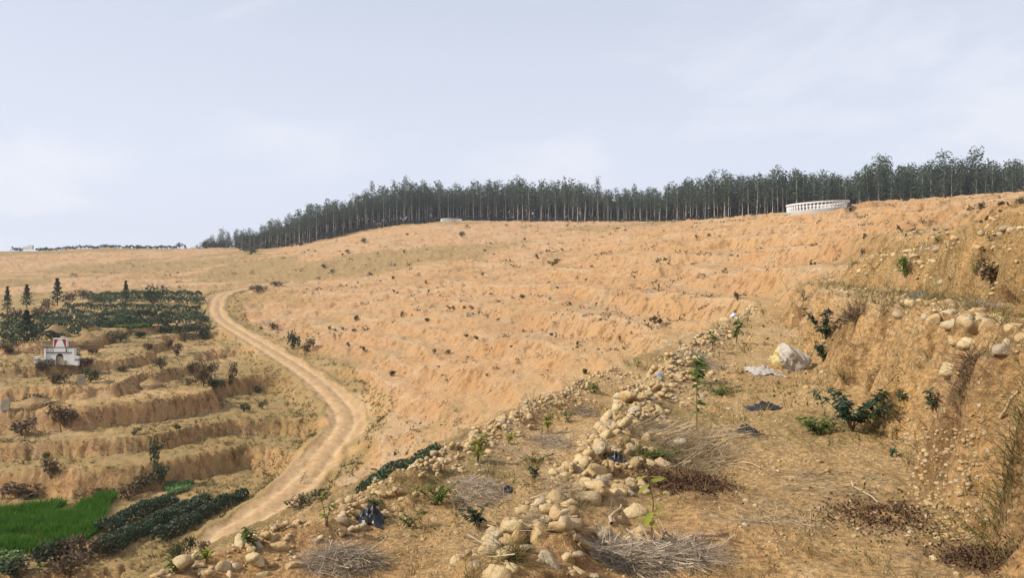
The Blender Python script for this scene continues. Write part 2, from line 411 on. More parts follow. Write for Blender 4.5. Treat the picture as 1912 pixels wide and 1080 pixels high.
DARK = []      # (x, y, radius, strength): patches of rotting leaves and darker earth
VEGP = []      # (x, y, radius, strength): overgrown patches
def build_ground():
    th = np.radians(np.r_[np.linspace(-180, -40, 60, endpoint=False), np.linspace(-40, -36.5, 12, endpoint=False),
                          np.linspace(-36.5, 36.5, 870, endpoint=False), np.linspace(36.5, 40, 12, endpoint=False), np.linspace(40, 180, 60, endpoint=False)])
    rr = np.r_[np.geomspace(.5, 3.0, 24, endpoint=False), np.geomspace(3.0, 20, 270, endpoint=False), np.geomspace(20, 160, 430, endpoint=False), np.geomspace(160, 420, 110, endpoint=False), np.geomspace(420, 1400, 24)]
    R, T = np.meshgrid(rr, th, indexing='ij')
    X, Y = R * np.sin(T), R * np.cos(T)
    nr, na = R.shape
    Z, q = terrain(X.ravel(), Y.ravel(), True)
    x, y = X.ravel(), Y.ravel()
    V = np.c_[x, y, Z]
    i, j = np.meshgrid(np.arange(nr - 1), np.arange(na), indexing='ij')
    j2 = (j + 1) % na
    F = np.stack([i * na + j, i * na + j2, (i + 1) * na + j2, (i + 1) * na + j], -1).reshape(-1, 4)[:, ::-1]
    # masks: overgrowth, orange subsoil, dark patches
    right = sstep(5, 16, x - cD(y)) * (1 - sstep(35, 60, q['r']))
    clear = np.maximum(sstep(0, 3, x - q['rx'] - 2) * sstep(25, 45, y), sstep(150, 185, y))
    veg = 0.25 + 0.16 * q['mL'] + 0.07 * (1 - q['far']) + 0.30 * sstep(0, 3, x - cD(y) + .2) * (1 - sstep(45, 75, q['r'])) - 0.22 * clear * (1 - right)
    veg = veg + .45 * np.exp(-((q['ad'] - 2.9) / 1.0) ** 2) * (np.abs(q['D']) < 20)
    veg = veg + .55 * sstep(.05, .4, fbm(x, y, 60, 4, 31.)) * sstep(90, 140, y) * sstep(60, -40, x) + .36 * (fbm(x, y, 14, 4, 33., .6)) + .05 * q['ris'] * (1 - clear) - .35 * q['ris'] * q['mL']
    veg = veg + .5 * sstep(330, 400, q['r']) + .35 * sstep(105, 125, y) * (1 - sstep(150, 185, y)) * (x < q['rx'] - 8)
    ora = np.clip(.12 + .12 * (1 - q['far']) + .55 * q['ris'] * q['mL'] + .75 * clear * sstep(30, 60, q['r']) + .3 * fbm(x, y, 40, 3, 35.) + .15 * q['ris'] - .25 * q['mL'] - .5 * right, 0, 1)
    dark = np.zeros(len(x))
    for px, py, pr, ps in DARK: dark = np.maximum(dark, ps * np.exp(-((x - px) ** 2 + (y - py) ** 2) / pr ** 2))
    for px, py, pr, ps in VEGP: veg = veg + ps * np.exp(-((x - px) ** 2 + (y - py) ** 2) / pr ** 2)
    lip = (np.exp(-(q['fm'] / .09) ** 2) + np.exp(-((1 - q['fm']) / .05) ** 2)) * (1 - q['mL']) * (1 - sstep(180, 330, q['r'])) * sstep(-.4, .15, fbm(x, y, 16, 2, 37.)) * sstep(8, 14, q['r'])
    road = (q['ad'] < RW) & (y > 5) & (y < 171)
    trk = np.exp(-((np.abs(q['D']) - .68) / .33) ** 2)
    fr = road[F].sum(1) >= 3
    fr_grid = fr
    for nm, sel, mat in (('terraced_ground', ~fr, soilM), ('dirt_road', fr, roadM)):
        f = F[sel]; ids, inv = np.unique(f, return_inverse=True)
        me = mesh_np(nm, V[ids], inv.reshape(-1, 4), True)
        ca = me.color_attributes.new('mask', 'FLOAT_COLOR', 'POINT')
        if nm == 'dirt_road': d = np.c_[trk[ids], 0 * trk[ids], 0 * trk[ids], np.ones(len(ids))]
        else: d = np.c_[np.clip(veg[ids], 0, 1.2), ora[ids], dark[ids], lip[ids]]
        ca.data.foreach_set('color', d.astype(np.float32).ravel())
        tag(add_obj(nm, me, mat), kind='structure')
# ------------------------------------------------------------------ generators
def quads_from(c, u, v):
    """quads with centre c and half axes u, v"""
    V = np.stack([c - u - v, c + u - v, c + u + v, c - u + v], 1).reshape(-1, 3)
    return V, np.arange(len(V)).reshape(-1, 4)
def rand_dirs(n, g):
    d = g.normal(size=(n, 3)); return d / np.linalg.norm(d, axis=1)[:, None]
def leaf_cards(c, size, g, aspect=.55, droop=0., up=0.):
    """leaf shaped four-point cards at the points c"""
    n = len(c); a = rand_dirs(n, g); a[:, 2] = a[:, 2] * (1 - droop) - droop * .8; a /= np.linalg.norm(a, axis=1)[:, None]
    b = np.cross(a, rand_dirs(n, g)); b[:, :2] += 0; b /= np.linalg.norm(b, axis=1)[:, None] + 1e-6
    s = (size * g.uniform(.65, 1.35, n))[:, None]
    p0, p2 = c - a * s, c + a * s
    p1, p3 = c - a * s * .1 + b * s * aspect, c - a * s * .1 - b * s * aspect
    V = np.stack([p0, p1, p2, p3], 1).reshape(-1, 3)
    return V, np.arange(len(V)).reshape(-1, 4)
def tube(pts, rad, k=6):
    pts = np.asarray(pts, float); n = len(pts); rad = np.broadcast_to(rad, n)
    d = np.gradient(pts, axis=0); d /= np.linalg.norm(d, axis=1)[:, None] + 1e-9
    ref = np.where(np.abs(d[:, 2:3]) > .9, [[1., 0, 0]], [[0, 0, 1.]])
    a = np.cross(d, ref); a /= np.linalg.norm(a, axis=1)[:, None]; b = np.cross(d, a)
    an = np.linspace(0, 2 * np.pi, k, endpoint=False)
    V = (pts[:, None] + rad[:, None, None] * (np.cos(an)[None, :, None] * a[:, None] + np.sin(an)[None, :, None] * b[:, None])).reshape(-1, 3)
    i, j = np.meshgrid(np.arange(n - 1), np.arange(k), indexing='ij')
    F = np.stack([i * k + j, i * k + (j + 1) % k, (i + 1) * k + (j + 1) % k, (i + 1) * k + j], -1).reshape(-1, 4)
    return V, F
def join(parts):
    Vs, Fs, o = [], [], 0
    for V, F in parts:
        Vs.append(V); Fs.append(F + o); o += len(V)
    return np.vstack(Vs), np.vstack(Fs)
def box(c, s):
    c, s = np.array(c, float), np.array(s, float) / 2
    V = np.array([[x, y, z] for x in (-1, 1) for y in (-1, 1) for z in (-1, 1)]) * s + c
    return V, np.array([[0, 1, 3, 2], [4, 6, 7, 5], [0, 4, 5, 1], [2, 3, 7, 6], [0, 2, 6, 4], [1, 5, 7, 3]])
def ribbons(base, d, length, width, g, bend=.35, seg=3):
    """flat bent blades: base (n,3), unit direction d (n,3)"""
    n = len(base); L = np.broadcast_to(length, n)[:, None]; Wd = np.broadcast_to(width, n)[:, None]
    side = np.cross(d, rand_dirs(n, g)); side /= np.linalg.norm(side, axis=1)[:, None] + 1e-6
    b2 = np.cross(d, side) * g.normal(0, bend, n)[:, None]; b2[:, 2] -= bend * .5
    Vs = []
    for i in range(seg + 1):
        t = i / seg
        p = base + d * L * t + b2 * L * t * t
        w = side * Wd * (1 - .85 * t) * .5
        Vs += [p - w, p + w]
    V = np.stack(Vs, 1)
    k = 2 * (seg + 1)
    F = np.concatenate([np.array([[2 * i, 2 * i + 1, 2 * i + 3, 2 * i + 2]]) for i in range(seg)])
    F = (np.arange(n)[:, None, None] * k + F[None]).reshape(-1, 4)
    return V.reshape(-1, 3), F
def ico(sub):
    import bmesh
    bm = bmesh.new(); bmesh.ops.create_icosphere(bm, subdivisions=sub, radius=1.0)
    V = np.array([v.co[:] for v in bm.verts]); F = np.array([[v.index for v in f.verts] for f in bm.faces]); bm.free()
    return V, F
ICO1, ICO2, ICO3 = ico(1), ico(2), ico(3)
def n3(p, lam, s):
    return gnoise(p[:, 0] / lam + p[:, 2] * .7 / lam, p[:, 1] / lam - p[:, 2] * .6 / lam, s)
def stone_shape(sub, seed):
    g = np.random.default_rng(seed)
    V, F = {1: ICO1, 2: ICO2, 3: ICO3}[sub]; V = V.copy()
    # flattened cobble with a few worn facets
    for k in range(13):
        d = rand_dirs(1, g)[0]; h = g.uniform(.50, .86)
        over = np.maximum(0, V @ d - h); V = V - over[:, None] * d * .95
    V = V * (1 + .20 * n3(V, .9, seed + .3) + .10 * n3(V, .45, seed + .7))[:, None]
    V = V * np.array([1.0, g.uniform(.64, .94), g.uniform(.5, .78)])
    return V, F

# ------------------------------------------------------------------ materials of things
def stone_material():
    m, t, b = M('river_stone', .85, .2)
    o = N(t, 'ShaderNodeTexCoord').outputs['Object']; P = N(t, 'ShaderNodeNewGeometry').outputs['Position']
    isl = N(t, 'ShaderNodeNewGeometry').outputs['Random Per Island']
    rnd = math_(t, 'FRACT', math_(t, 'ADD', N(t, 'ShaderNodeObjectInfo').outputs['Random'], isl), 0)
    cr = N(t, 'ShaderNodeValToRGB', {'Fac': rnd}); e = cr.color_ramp.elements
    e[0].position = 0; e[0].color = (.40, .28, .14, 1); e[1].position = 1; e[1].color = (.58, .47, .28, 1)
    for p_, c_ in ((.25, (.52, .385, .195)), (.5, (.57, .44, .24)), (.62, (.46, .31, .16)), (.74, (.50, .40, .25)), (.84, (.33, .25, .165)), (.93, (.44, .36, .26))):
        x = e.new(p_); x.color = (*c_, 1)
    n1_, n2_ = noise(t, P, 5, 5), noise(t, P, 38, 5, .7)
    c = mixc(t, ramp(t, n1_, .42, .68, 0, .7), cr.outputs[0], (.44, .27, .10))      # clay stains
    c = mixc(t, ramp(t, n2_, .5, .75, 0, .5), c, (.50, .42, .29))
    c = mixc(t, ramp(t, n2_, .45, .25, 0, .45), c, (.20, .14, .075))
    t.links.new(c, b.inputs['Base Color'])
    h = math_(t, 'ADD', math_(t, 'MULTIPLY', n2_, .022), math_(t, 'MULTIPLY', n1_, .06))
    t.links.new(N(t, 'ShaderNodeBump', {'Strength': .9, 'Distance': 1., 'Height': h}).outputs[0], b.inputs['Normal'])
    return m
stoneM = stone_material()
leafEuc = leaf_mat('eucalyptus_leaf', (.040, .062, .040), (.095, .125, .075), .2)
leafDark = leaf_mat('dark_leaf', (.026, .040, .020), (.07, .09, .042), .15)
leafTea = leaf_mat('tea_leaf', (.034, .056, .030), (.10, .13, .07), .15)
leafGreen = leaf_mat('green_leaf', (.05, .09, .018), (.13, .18, .04), .3)
leafDeep = leaf_mat('glossy_leaf', (.012, .035, .018), (.04, .085, .045), .15, .35)
leafYellow = leaf_mat('yellow_green_leaf', (.16, .19, .03), (.36, .34, .07), .35)
leafCrop = leaf_mat('crop_blade', (.04, .11, .006), (.09, .21, .018), .35)
leafCabb = leaf_mat('cabbage_leaf', (.09, .17, .05), (.22, .32, .13), .25)
grassDry = leaf_mat('dry_grass', (.15, .105, .04), (.40, .29, .12), .2, .8)
grassOlive = leaf_mat('olive_grass', (.07, .065, .022), (.22, .17, .06), .2, .8)
strawM = leaf_mat('straw', (.20, .14, .07), (.58, .45, .28), .1, .8)
strawGrey = leaf_mat('grey_straw', (.17, .13, .09), (.54, .44, .32), .1, .8)
litterM = leaf_mat('rotting_leaves', (.04, .02, .013), (.14, .08, .045), .05, .9)
barkM = simple('pale_bark', (.46, .41, .34), .9, .4, .8)
twigM = simple('twig_bark', (.16, .11, .06), .9, .4, 5)
sprayB = simple('brown_scrub', (.10, .065, .035), .9, .4, 2)

# ------------------------------------------------------------------ the land, with its dark and overgrown patches
pc = hit(1275, 900); DARK.append((pc.x, pc.y, .55, 1.0))
pc = hit(1850, 1040); DARK.append((pc.x, pc.y, .45, .8))
pc = hit(1640, 950); DARK.append((pc.x, pc.y, .7, .45))
pc = hit(1780, 800); DARK.append((pc.x, pc.y, .45, .6))
for u_, v_, r_, s_ in ((1500, 780, 1.0, .5), (1350, 720, 1.0, .35), (1250, 770, .8, .35), (1450, 860, .7, .2), (830, 890, .9, .5), (950, 860, 1, .3), (380, 690, 5, .6), (560, 780, 4, .4),
                       (130, 700, 4, .8), (300, 500, 40, .5), (250, 640, 6, .5), (640, 690, 6, .5), (1180, 420, 20, .5), (480, 555, 9, .4), (560, 525, 13, .4), (640, 505, 14, .35), (740, 485, 16, .35), (850, 465, 18, .35), (330, 490, 30, .4), (1600, 520, 3, .3), (1800, 480, 2.5, .3)):
    pc = hit(u_, v_); VEGP.append((pc.x, pc.y, r_, s_))
build_ground()

# ------------------------------------------------------------------ stones along the terrace edges
STN = [mesh_np('stone', *stone_shape(2, 100 + i), smooth=True) for i in range(14)]
for m_ in STN: m_.materials.append(stoneM)
BIG = [mesh_np('boulder', *stone_shape(3, 300 + i), smooth=True) for i in range(6)]
for m_ in BIG: m_.materials.append(stoneM)
SM = [stone_shape(1, 200 + i) for i in range(10)]
def rotm(rx, ry, rz):
    return np.array(Matrix.Rotation(rz, 3, 'Z') @ Matrix.Rotation(ry, 3, 'Y') @ Matrix.Rotation(rx, 3, 'X'))
def pebbles(name, P, R, mat, parent=None):
    P = np.asarray(P, float); R = np.asarray(R, float); parts = []
    ga = np.random.default_rng(len(P))
    for k, (V, F) in enumerate(SM):
        p, r_ = P[k::len(SM)], R[k::len(SM)]; n = len(p)
        if not n: continue
        a, b_ = ga.uniform(0, 6.28, n), ga.uniform(-.4, .4, n); ca, sa, cb_, sb = np.cos(a), np.sin(a), np.cos(b_), np.sin(b_)
        W = V[None] * r_[:, None, None]
        x, y, z = W[..., 0], W[..., 1], W[..., 2]
        y, z = y * cb_[:, None] - z * sb[:, None], y * sb[:, None] + z * cb_[:, None]
        x, y = x * ca[:, None] - y * sa[:, None], x * sa[:, None] + y * ca[:, None]
        parts.append((np.stack([x, y, z], -1).reshape(-1, 3) + np.repeat(p, len(V), 0), (F[None] + (np.arange(n) * len(V))[:, None, None]).reshape(-1, 3)))
    return add_obj(name, mesh_np(name, *join(parts), smooth=True), mat, parent)
def settle(xy, rad, sink=.46, nfix=0):
    z = terrain(xy[:, 0], xy[:, 1]); zz_ = z.copy() + rad * .6 * (1 - 2 * sink)
    for i in range(len(xy)):
        if i >= max(1, nfix):
            d = np.hypot(xy[:i, 0] - xy[i, 0], xy[:i, 1] - xy[i, 1]); rs = rad[:i] + rad[i]
            o = d < rs * .62
            if o.any():
                top = (zz_[:i] + np.sqrt(np.maximum(0, (rs * .80) ** 2 - d ** 2)) * .42)[o].max()
                zz_[i] = max(zz_[i], min(top, z[i] + .6 * rad[i] + .09))
    return zz_
def stone_row(name, label, cat, edge, y0, y1, per_m, width, smin, smax, seed, off=0.1, cap=285, density=None, boulders=(), sink=.5, stack=True):
    g = np.random.default_rng(seed)
    n = int((y1 - y0) * per_m)
    y = g.uniform(y0, y1, n)
    if density is not None:
        y = y[g.random(n) < density(y)]; n = len(y)
    x = edge(y) + off + g.normal(0, width, n)
    rad = np.clip(np.exp(g.normal(math.log(smin * 1.7), .5, n)), smin, smax) / 2
    o = np.argsort(-rad); x, y, rad = x[o], y[o], rad[o]
    bl = [(p.x, p.y, r_) for p, r_ in boulders]
    xy = np.c_[np.r_[[b[0] for b in bl], x], np.r_[[b[1] for b in bl], y]]; rad = np.r_[[b[2] for b in bl], rad]
    z = settle(xy, rad, sink, len(bl) if stack else len(xy))
    root = empty(name, (float(edge((y0 + y1) / 2)), (y0 + y1) / 2, ground(float(edge((y0 + y1) / 2)), (y0 + y1) / 2)))
    tag(root, label, cat)
    rl = np.array(root.location)
    app = rad / np.hypot(xy[:, 0], xy[:, 1]); order = np.argsort(-app); big = set(order[:cap].tolist())
    rest = []
    for i in range(len(xy)):
        if i in big:
            nb = i < len(bl)
            me = (BIG if nb else STN)[int(g.integers(6 if nb else 14))]
            s_ = rad[i]
            add_obj('boulder' if nb else 'stone', me, None, root, (xy[i, 0] - rl[0], xy[i, 1] - rl[1], z[i] - rl[2]),
                    (g.normal(0, .22), g.normal(0, .22), g.uniform(0, 6.28)), (s_ * g.uniform(.95, 1.3), s_ * g.uniform(.85, 1.1), s_ * g.uniform(.85, 1.15)))
        else: rest.append(i)
    if rest:
        ob = pebbles('rubble', np.c_[xy[rest], z[rest]] - rl, rad[rest], stoneM, root); ob['kind'] = 'stuff'
    return root
def bo(lst): return [(hit(u, v), .86 * r_ * hit(u, v).y / FPX / 2) for u, v, r_ in lst]
stone_row('stone_bund', 'heaped river stones along the left edge of the walked terrace', 'stone bund', cB, 3.4, 17, 125, .28, .052, .19, 11, cap=292,
          density=lambda y: .55 + .45 * np.sin(y * 1.9) ** 2,
          boulders=bo([(1010, 1000, 88), (962, 995, 46), (1020, 1050, 62), (1095, 935, 88), (1085, 865, 60), (1205, 765, 48), (1140, 880, 40), (1150, 800, 40), (1055, 930, 46), (930, 1078, 80)]))
stone_row('stone_bund', 'stony outer edge of the lower terrace above the valley road', 'stone bund', cA, 4.6, 20, 120, .33, .052, .18, 12, cap=292, off=.05,
          density=lambda y: .7 + .3 * np.sin(y * 1.3 + 1) ** 2,
          boulders=bo([(480, 1052, 58), (522, 1025, 52), (375, 1060, 34), (812, 880, 30), (640, 968, 32), (655, 990, 28), (550, 1060, 38), (750, 935, 24)]))
stone_row('stone_bund', 'pale boulders lying on the shelf edge above the right-hand bank', 'stone bund', cD, 4.6, 24, 52, .34, .07, .24, 13, off=.35, cap=250, sink=.78, stack=False,
          density=lambda y: .3 + .7 * sstep(16, 9, y),
          boulders=bo([(1880, 650, 56), (1810, 600, 62), (1770, 585, 52), (1870, 605, 60), (1835, 590, 44), (1745, 590, 40), (1700, 570, 40), (1640, 552, 34), (1580, 548, 26)]))
stone_row('stone_bund', 'line of small stones on the second shelf up the right slope', 'stone bund', lambda y: cD(y) + 2.25, 9, 44, 36, .24, .06, .30, 14, off=-.12, cap=220, sink=.6, stack=False)
stone_row('stone_bund', 'thin line of pale stones on the third shelf below the tank', 'stone bund', lambda y: cD(y) + 6.0, 17, 48, 22, .30, .07, .34, 15, off=-.15, cap=150, sink=.6, stack=False)
stone_row('stone_bund', 'stone litter on the far end of the walked terrace edge', 'stone bund', cB, 17, 34, 16, .35, .07, .3, 16, cap=110)
# loose pebbles
def scatter_polar(n, r0, r1, a0, a1, g):
    r_ = np.exp(g.uniform(np.log(r0), np.log(r1), n)); a = np.radians(g.uniform(a0, a1, n))
    return r_ * np.sin(a), r_ * np.cos(a), r_
g = np.random.default_rng(21)
x_, y_, r_ = scatter_polar(9000, 3.4, 60, -36, 36, g)
k_ = (x_ - cA(y_) > -.6) & (x_ - cD(y_) < 9) | (r_ > 25) & (x_ > road_x(y_) + 2)
k_ &= (gnoise(x_ * .8, y_ * .8, 40.) + .35 * gnoise(x_ * 3, y_ * 3, 41.)) > -.12
x_, y_, r_ = x_[k_], y_[k_], r_[k_]
s_ = np.clip(np.exp(g.normal(0, .5, len(x_))) * .0021 * r_, .006, .10)
tag(pebbles('loose_pebbles', np.c_[x_, y_, terrain(x_, y_) + s_ * .05], s_, stoneM), 'pale pebbles strewn over the bare yellow earth of the terraces', 'pebbles', kind='stuff')
x_, y_, r_ = scatter_polar(5200, 3.0, 16, -34, 36, g)
k_ = (x_ - cA(y_) > -.3) & ((gnoise(x_ * 1.3, y_ * 1.3, 43.) + .4 * gnoise(x_ * 4, y_ * 4, 44.)) > -.05)
x_, y_, r_ = x_[k_], y_[k_], r_[k_]; s_ = np.clip(np.exp(g.normal(0, .45, len(x_))) * .0011 * r_, .003, .03)
tag(pebbles('fine_gravel', np.c_[x_, y_, terrain(x_, y_)], s_, stoneM), 'fine gravel in the trodden earth of the nearest terraces', 'gravel', kind='stuff')
# cobbles in the cut bank, bottom right
bk = hits([(g.uniform(1690, 1830), g.uniform(800, 1010)) for _ in range(280)])
P_ = np.array([p[:] for p in bk]); s_ = np.clip(np.exp(g.normal(-3.95, .45, len(P_))), .008, .035)
tag(pebbles('bank_cobbles', P_, s_, stoneM), 'cobbles sticking out of the dark cut bank at lower right', 'cobbles', kind='stuff')

# ------------------------------------------------------------------ eucalyptus wood on the ridge
TOPV = np.array([(360,455),(400,440),(440,433),(470,430),(520,411),(560,393),(600,380),(640,369),(680,356),(720,349),(760,343),(830,347),(900,342),(960,336),(1000,338),(1060,337),(1100,344),(1150,353),
                 (1200,352),(1250,347),(1280,331),(1350,331),(1400,325),(1450,319),(1500,318),(1560,324),(1600,320),(1640,308),(1700,307),(1750,300),(1800,304),(1850,300),(1960,298)], float)
FRY = np.array([(360,455),(430,400),(445,330),(480,305),(560,286),(640,296),(700,306),(800,318),(950,326),(1100,306),(1250,276),(1350,258),(1450,246),(1600,236),(1750,228),(1960,216)], float)
def euc(seed, ncards, tall=False):
    g = np.random.default_rng(seed)
    lobes = []
    n = 9 if tall else 8
    for i in range(n):
        t = i / (n - 1)
        h = .50 + .42 * t + g.normal(0, .012)
        rad = (.125 - .045 * t) * g.uniform(.85, 1.2)
        off = (.055 * (1 - t) + .01) * g.uniform(.3, 1.3); a = g.uniform(0, 6.28)
        lobes.append((off * math.cos(a), off * math.sin(a), h, rad))
    for i in range(3):                       # wispy lower boughs
        a = g.uniform(0, 6.28); lobes.append((.05 * math.cos(a), .05 * math.sin(a), g.uniform(.34, .5), .045))
    w = np.array([l[3] ** 2 for l in lobes]); k = g.choice(len(lobes), ncards, p=w / w.sum())
    L = np.array(lobes)[k]
    d = rand_dirs(ncards, g) * (g.random(ncards) ** .38)[:, None]
    c = L[:, :3] + d * L[:, 3:] * np.array([1, 1, .95])
    V, F = leaf_cards(c, np.full(ncards, .0155 if ncards > 300 else .024), g, .6, .25)
    z = np.linspace(-.03, .93, 9); bx = .008 * np.sin(z * 5 + seed); by = .008 * np.cos(z * 4 + seed)
    bx -= bx[0]; by -= by[0]
    parts = [tube(np.c_[bx, by, z], np.linspace(.0078, .002, 9), 5)]
    for l in lobes:
        z0 = max(.3, l[2] - .09)
        parts.append(tube([(np.interp(z0, z, bx), np.interp(z0, z, by), z0), ((l[0] + np.interp(z0, z, bx)) * .6, l[1] * .6, (z0 + l[2]) / 2 + .01), (l[0], l[1], l[2])], [.0026, .0018, .0008], 3))
    return (V, F), join(parts)
EV = []
for i in range(9):
    cr_, tr_ = euc(500 + i, 640, i > 6)
    a_, b_ = mesh_np('crown', *cr_), mesh_np('trunk', *tr_, smooth=True)
    a_.materials.append(leafEuc); b_.materials.append(barkM); EV.append((a_, b_))
EVL = [euc(540 + i, 150) for i in range(5)]
g = np.random.default_rng(77)
cand, back = [], []
for row in range(7):
    u = 372.0 if row < 5 else 480.
    while u < 1945:
        Yf = np.interp(u, FRY[:, 0], FRY[:, 1]) + row * 4.6 + g.normal(0, .8)
        uu = u + g.normal(0, 2.0)
        tv = np.interp(uu, TOPV[:, 0], TOPV[:, 1]) + g.normal(2, 7.5) + row * .5
        (cand if row < 3 else back).append((uu, Yf, tv, row))
        u += g.uniform(2.3, 3.7) * FPX / Yf * (1 if u > 440 else 1.4)
keep = sorted(g.permutation(len(cand))[:296].tolist()); back += [c for i, c in enumerate(cand) if i not in set(keep)]
def tree_at(uu, Yf, tv):
    x = (uu - CU) / FPX * Yf; z = ground(x, Yf)
    return x, z, max(6.5, min(27., (HV - tv) / FPX * Yf - z))
def add_tree(x, y, z, h, vi, label, group, wide=1.0):
    rt = empty('eucalyptus_tree', (x, y, z), g.uniform(0, 6.28)); tag(rt, label, 'tree', group)
    w = h * g.uniform(.75, 1.3) * wide; rt.rotation_euler = (g.normal(0, .018), g.normal(0, .018), rt.rotation_euler.z)
    for nm, me in (('crown', EV[vi][0]), ('trunk', EV[vi][1])):
        add_obj(nm, me, None, rt, scale=(w, w, h))
ZB = {}
def lab(u):
    if u < 445: return ('small blue-grey tree in the far clump at the left end of the wood', 'far trees at the left end of the wood')
    if u < 700: return ('slender eucalyptus on the falling left shoulder of the wooded ridge', 'eucalyptus on the left shoulder of the ridge')
    if u < 1130: return ('tall bare-stemmed eucalyptus behind the hilltop by the small white tank', 'eucalyptus behind the central hilltop')
    if u < 1470: return ('dark eucalyptus in the dip of the wood between the two white tanks', 'eucalyptus between the two tanks')
    return ('dark eucalyptus in the close stand behind and right of the big white tank', 'eucalyptus behind the big tank')
cand_xy = np.array([((cand[i][0] - CU) / FPX * cand[i][1], cand[i][1]) for i in keep]); zc = terrain(cand_xy[:, 0], cand_xy[:, 1])
for j, i in enumerate(keep):
    uu, Yf, tv, row = cand[i]; h = max(6.5, min(27., (HV - tv) / FPX * Yf - zc[j]))
    add_tree(cand_xy[j, 0], Yf, zc[j], h, int(g.integers(9)), *lab(uu), wide=1.25 if uu < 480 else 1.)
for uu, tv, Yf, w_, lb in ((1640, 286, 236, 1.25, 'tall round-headed eucalyptus overtopping the wood just right of the big tank'),
                           (1760, 279, 229, 1.3, 'broad tallest-looking eucalyptus with a pale stem, left of the gappy round one'),
                           (1823, 271, 226, 1.2, 'emergent eucalyptus with a gappy round top near the right edge')):
    x, z, h = tree_at(uu, Yf, tv); add_tree(x, Yf, z, h, 7 + (uu > 1800), lb, None, w_)
bx_ = np.array([((c[0] - CU) / FPX * c[1], c[1]) for c in back]); bz_ = terrain(bx_[:, 0], bx_[:, 1])
pl, pt = [], []
for j, c in enumerate(back):
    h = max(6.5, min(27., (HV - c[2] - 4) / FPX * c[1] - bz_[j])); w = h * g.uniform(.9, 1.3)
    (V, F), (V2, F2) = EVL[j % 5]; a = g.uniform(0, 6.28); Rm = np.array([[math.cos(a), -math.sin(a), 0], [math.sin(a), math.cos(a), 0], [0, 0, 1]])
    o = np.array([bx_[j, 0], c[1], bz_[j]])
    pl.append(((V @ Rm.T) * (w, w, h) + o, F)); pt.append(((V2[:45] @ Rm.T) * (w, w, h) + o, F2[:40]))
tag(add_obj('deep_wood', mesh_np('deep_wood', *join(pl)), leafEuc), 'dark mass of eucalyptus crowns deep in the ridge-top wood', 'wood', kind='stuff')
tag(add_obj('deep_wood_stems', mesh_np('deep_wood_stems', *join(pt)), barkM), 'thin pale stems standing deep in the ridge-top wood', 'stems', kind='stuff')
# scrub under the trees
n = 30000
u_ = g.uniform(440, 1960, n); dp = g.uniform(0, 1, n); Yf = np.interp(u_, FRY[:, 0], FRY[:, 1]) - 2 + 40 * dp
x_ = (u_ - CU) / FPX * Yf; z_ = terrain(x_, Yf)
V, F = leaf_cards(np.c_[x_, Yf, z_ + np.where(dp < .2, 2.0, np.clip(((HV - np.interp(u_, TOPV[:, 0], TOPV[:, 1])) / FPX * Yf - z_) * .62, 1, 13)) * g.random(n) ** 1.15 + .2], np.where(dp < .45, g.uniform(.35, .8, n), g.uniform(.9, 1.7, n)), g, .6, .1)
tag(add_obj('wood_undergrowth', mesh_np('wood_undergrowth', V, F), leaf_mat('undergrowth_leaf', (.022, .026, .018), (.075, .062, .042), .1)),
    'dark brownish scrub filling the floor of the ridge-top wood', 'undergrowth', kind='stuff')

# ------------------------------------------------------------------ water tanks with balustrades
whiteM = simple('white_plaster', (.68, .67, .65), .7, .18, 2.2)
concM = simple('grey_cement', (.42, .40, .36), .85, .2, 2.)
def lathe(prof, k):
    p = np.array(prof, float); an = np.linspace(0, 2 * np.pi, k, endpoint=False)
    V = np.stack([p[:, :1] * np.cos(an), p[:, :1] * np.sin(an), np.repeat(p[:, 1:], k, 1)], -1).reshape(-1, 3)
    i, j = np.meshgrid(np.arange(len(p) - 1), np.arange(k), indexing='ij')
    return V, np.stack([i * k + j, i * k + (j + 1) % k, (i + 1) * k + (j + 1) % k, (i + 1) * k + j], -1).reshape(-1, 4)
balM = mesh_np('baluster', *lathe([(.0, 0), (.16, 0), (.16, .1), (.10, .16), (.17, .42), (.12, .78), (.10, .92), (.16, .98), (.16, 1.06), (0, 1.06)], 8), smooth=False); balM.materials.append(whiteM)
def tank(x, y, z, R, hb, label, nb, tilt):
    rt = empty('water_tank', (x, y, z)); rt.rotation_euler = (0, tilt, 0); tag(rt, label, 'water tank')
    add_obj('ring_wall', mesh_np('ring_wall', *lathe([(R - .25, .0), (R - .25, -2.2), (R + .2, -2.2), (R + .2, .0), (R - .25, .0)], 56)), concM, rt)
    add_obj('top_rail', mesh_np('top_rail', *lathe([(R - .18, hb), (R + .20, hb), (R + .20, hb + .2), (R - .18, hb + .2), (R - .18, hb)], 56)), whiteM, rt)
    add_obj('water_surface', mesh_np('water_surface', *lathe([(0, -.5), (R - .25, -.5)], 56)), simple('tank_water', (.08, .12, .12), .08, .1, .5, spec=.5), rt)
    for i in range(nb):
        a = 2 * math.pi * i / nb
        add_obj('baluster', balM, None, rt, (R * math.cos(a), R * math.sin(a), 0), scale=(.95, .95, hb / 1.06))
p = ((1527 - CU) / FPX * 108, 108.0)
tank(p[0], p[1], (HV - 393) / FPX * 108, 4.0, .82, 'large round white balustraded water tank in front of the wood at right', 52, math.radians(-3.2))
p = ((843 - CU) / FPX * 303, 303.0)
tank(p[0], p[1], (HV - 415.5) / FPX * 303, 4.1, 1.1, 'small distant white balustraded tank on the central hilltop', 44, 0)

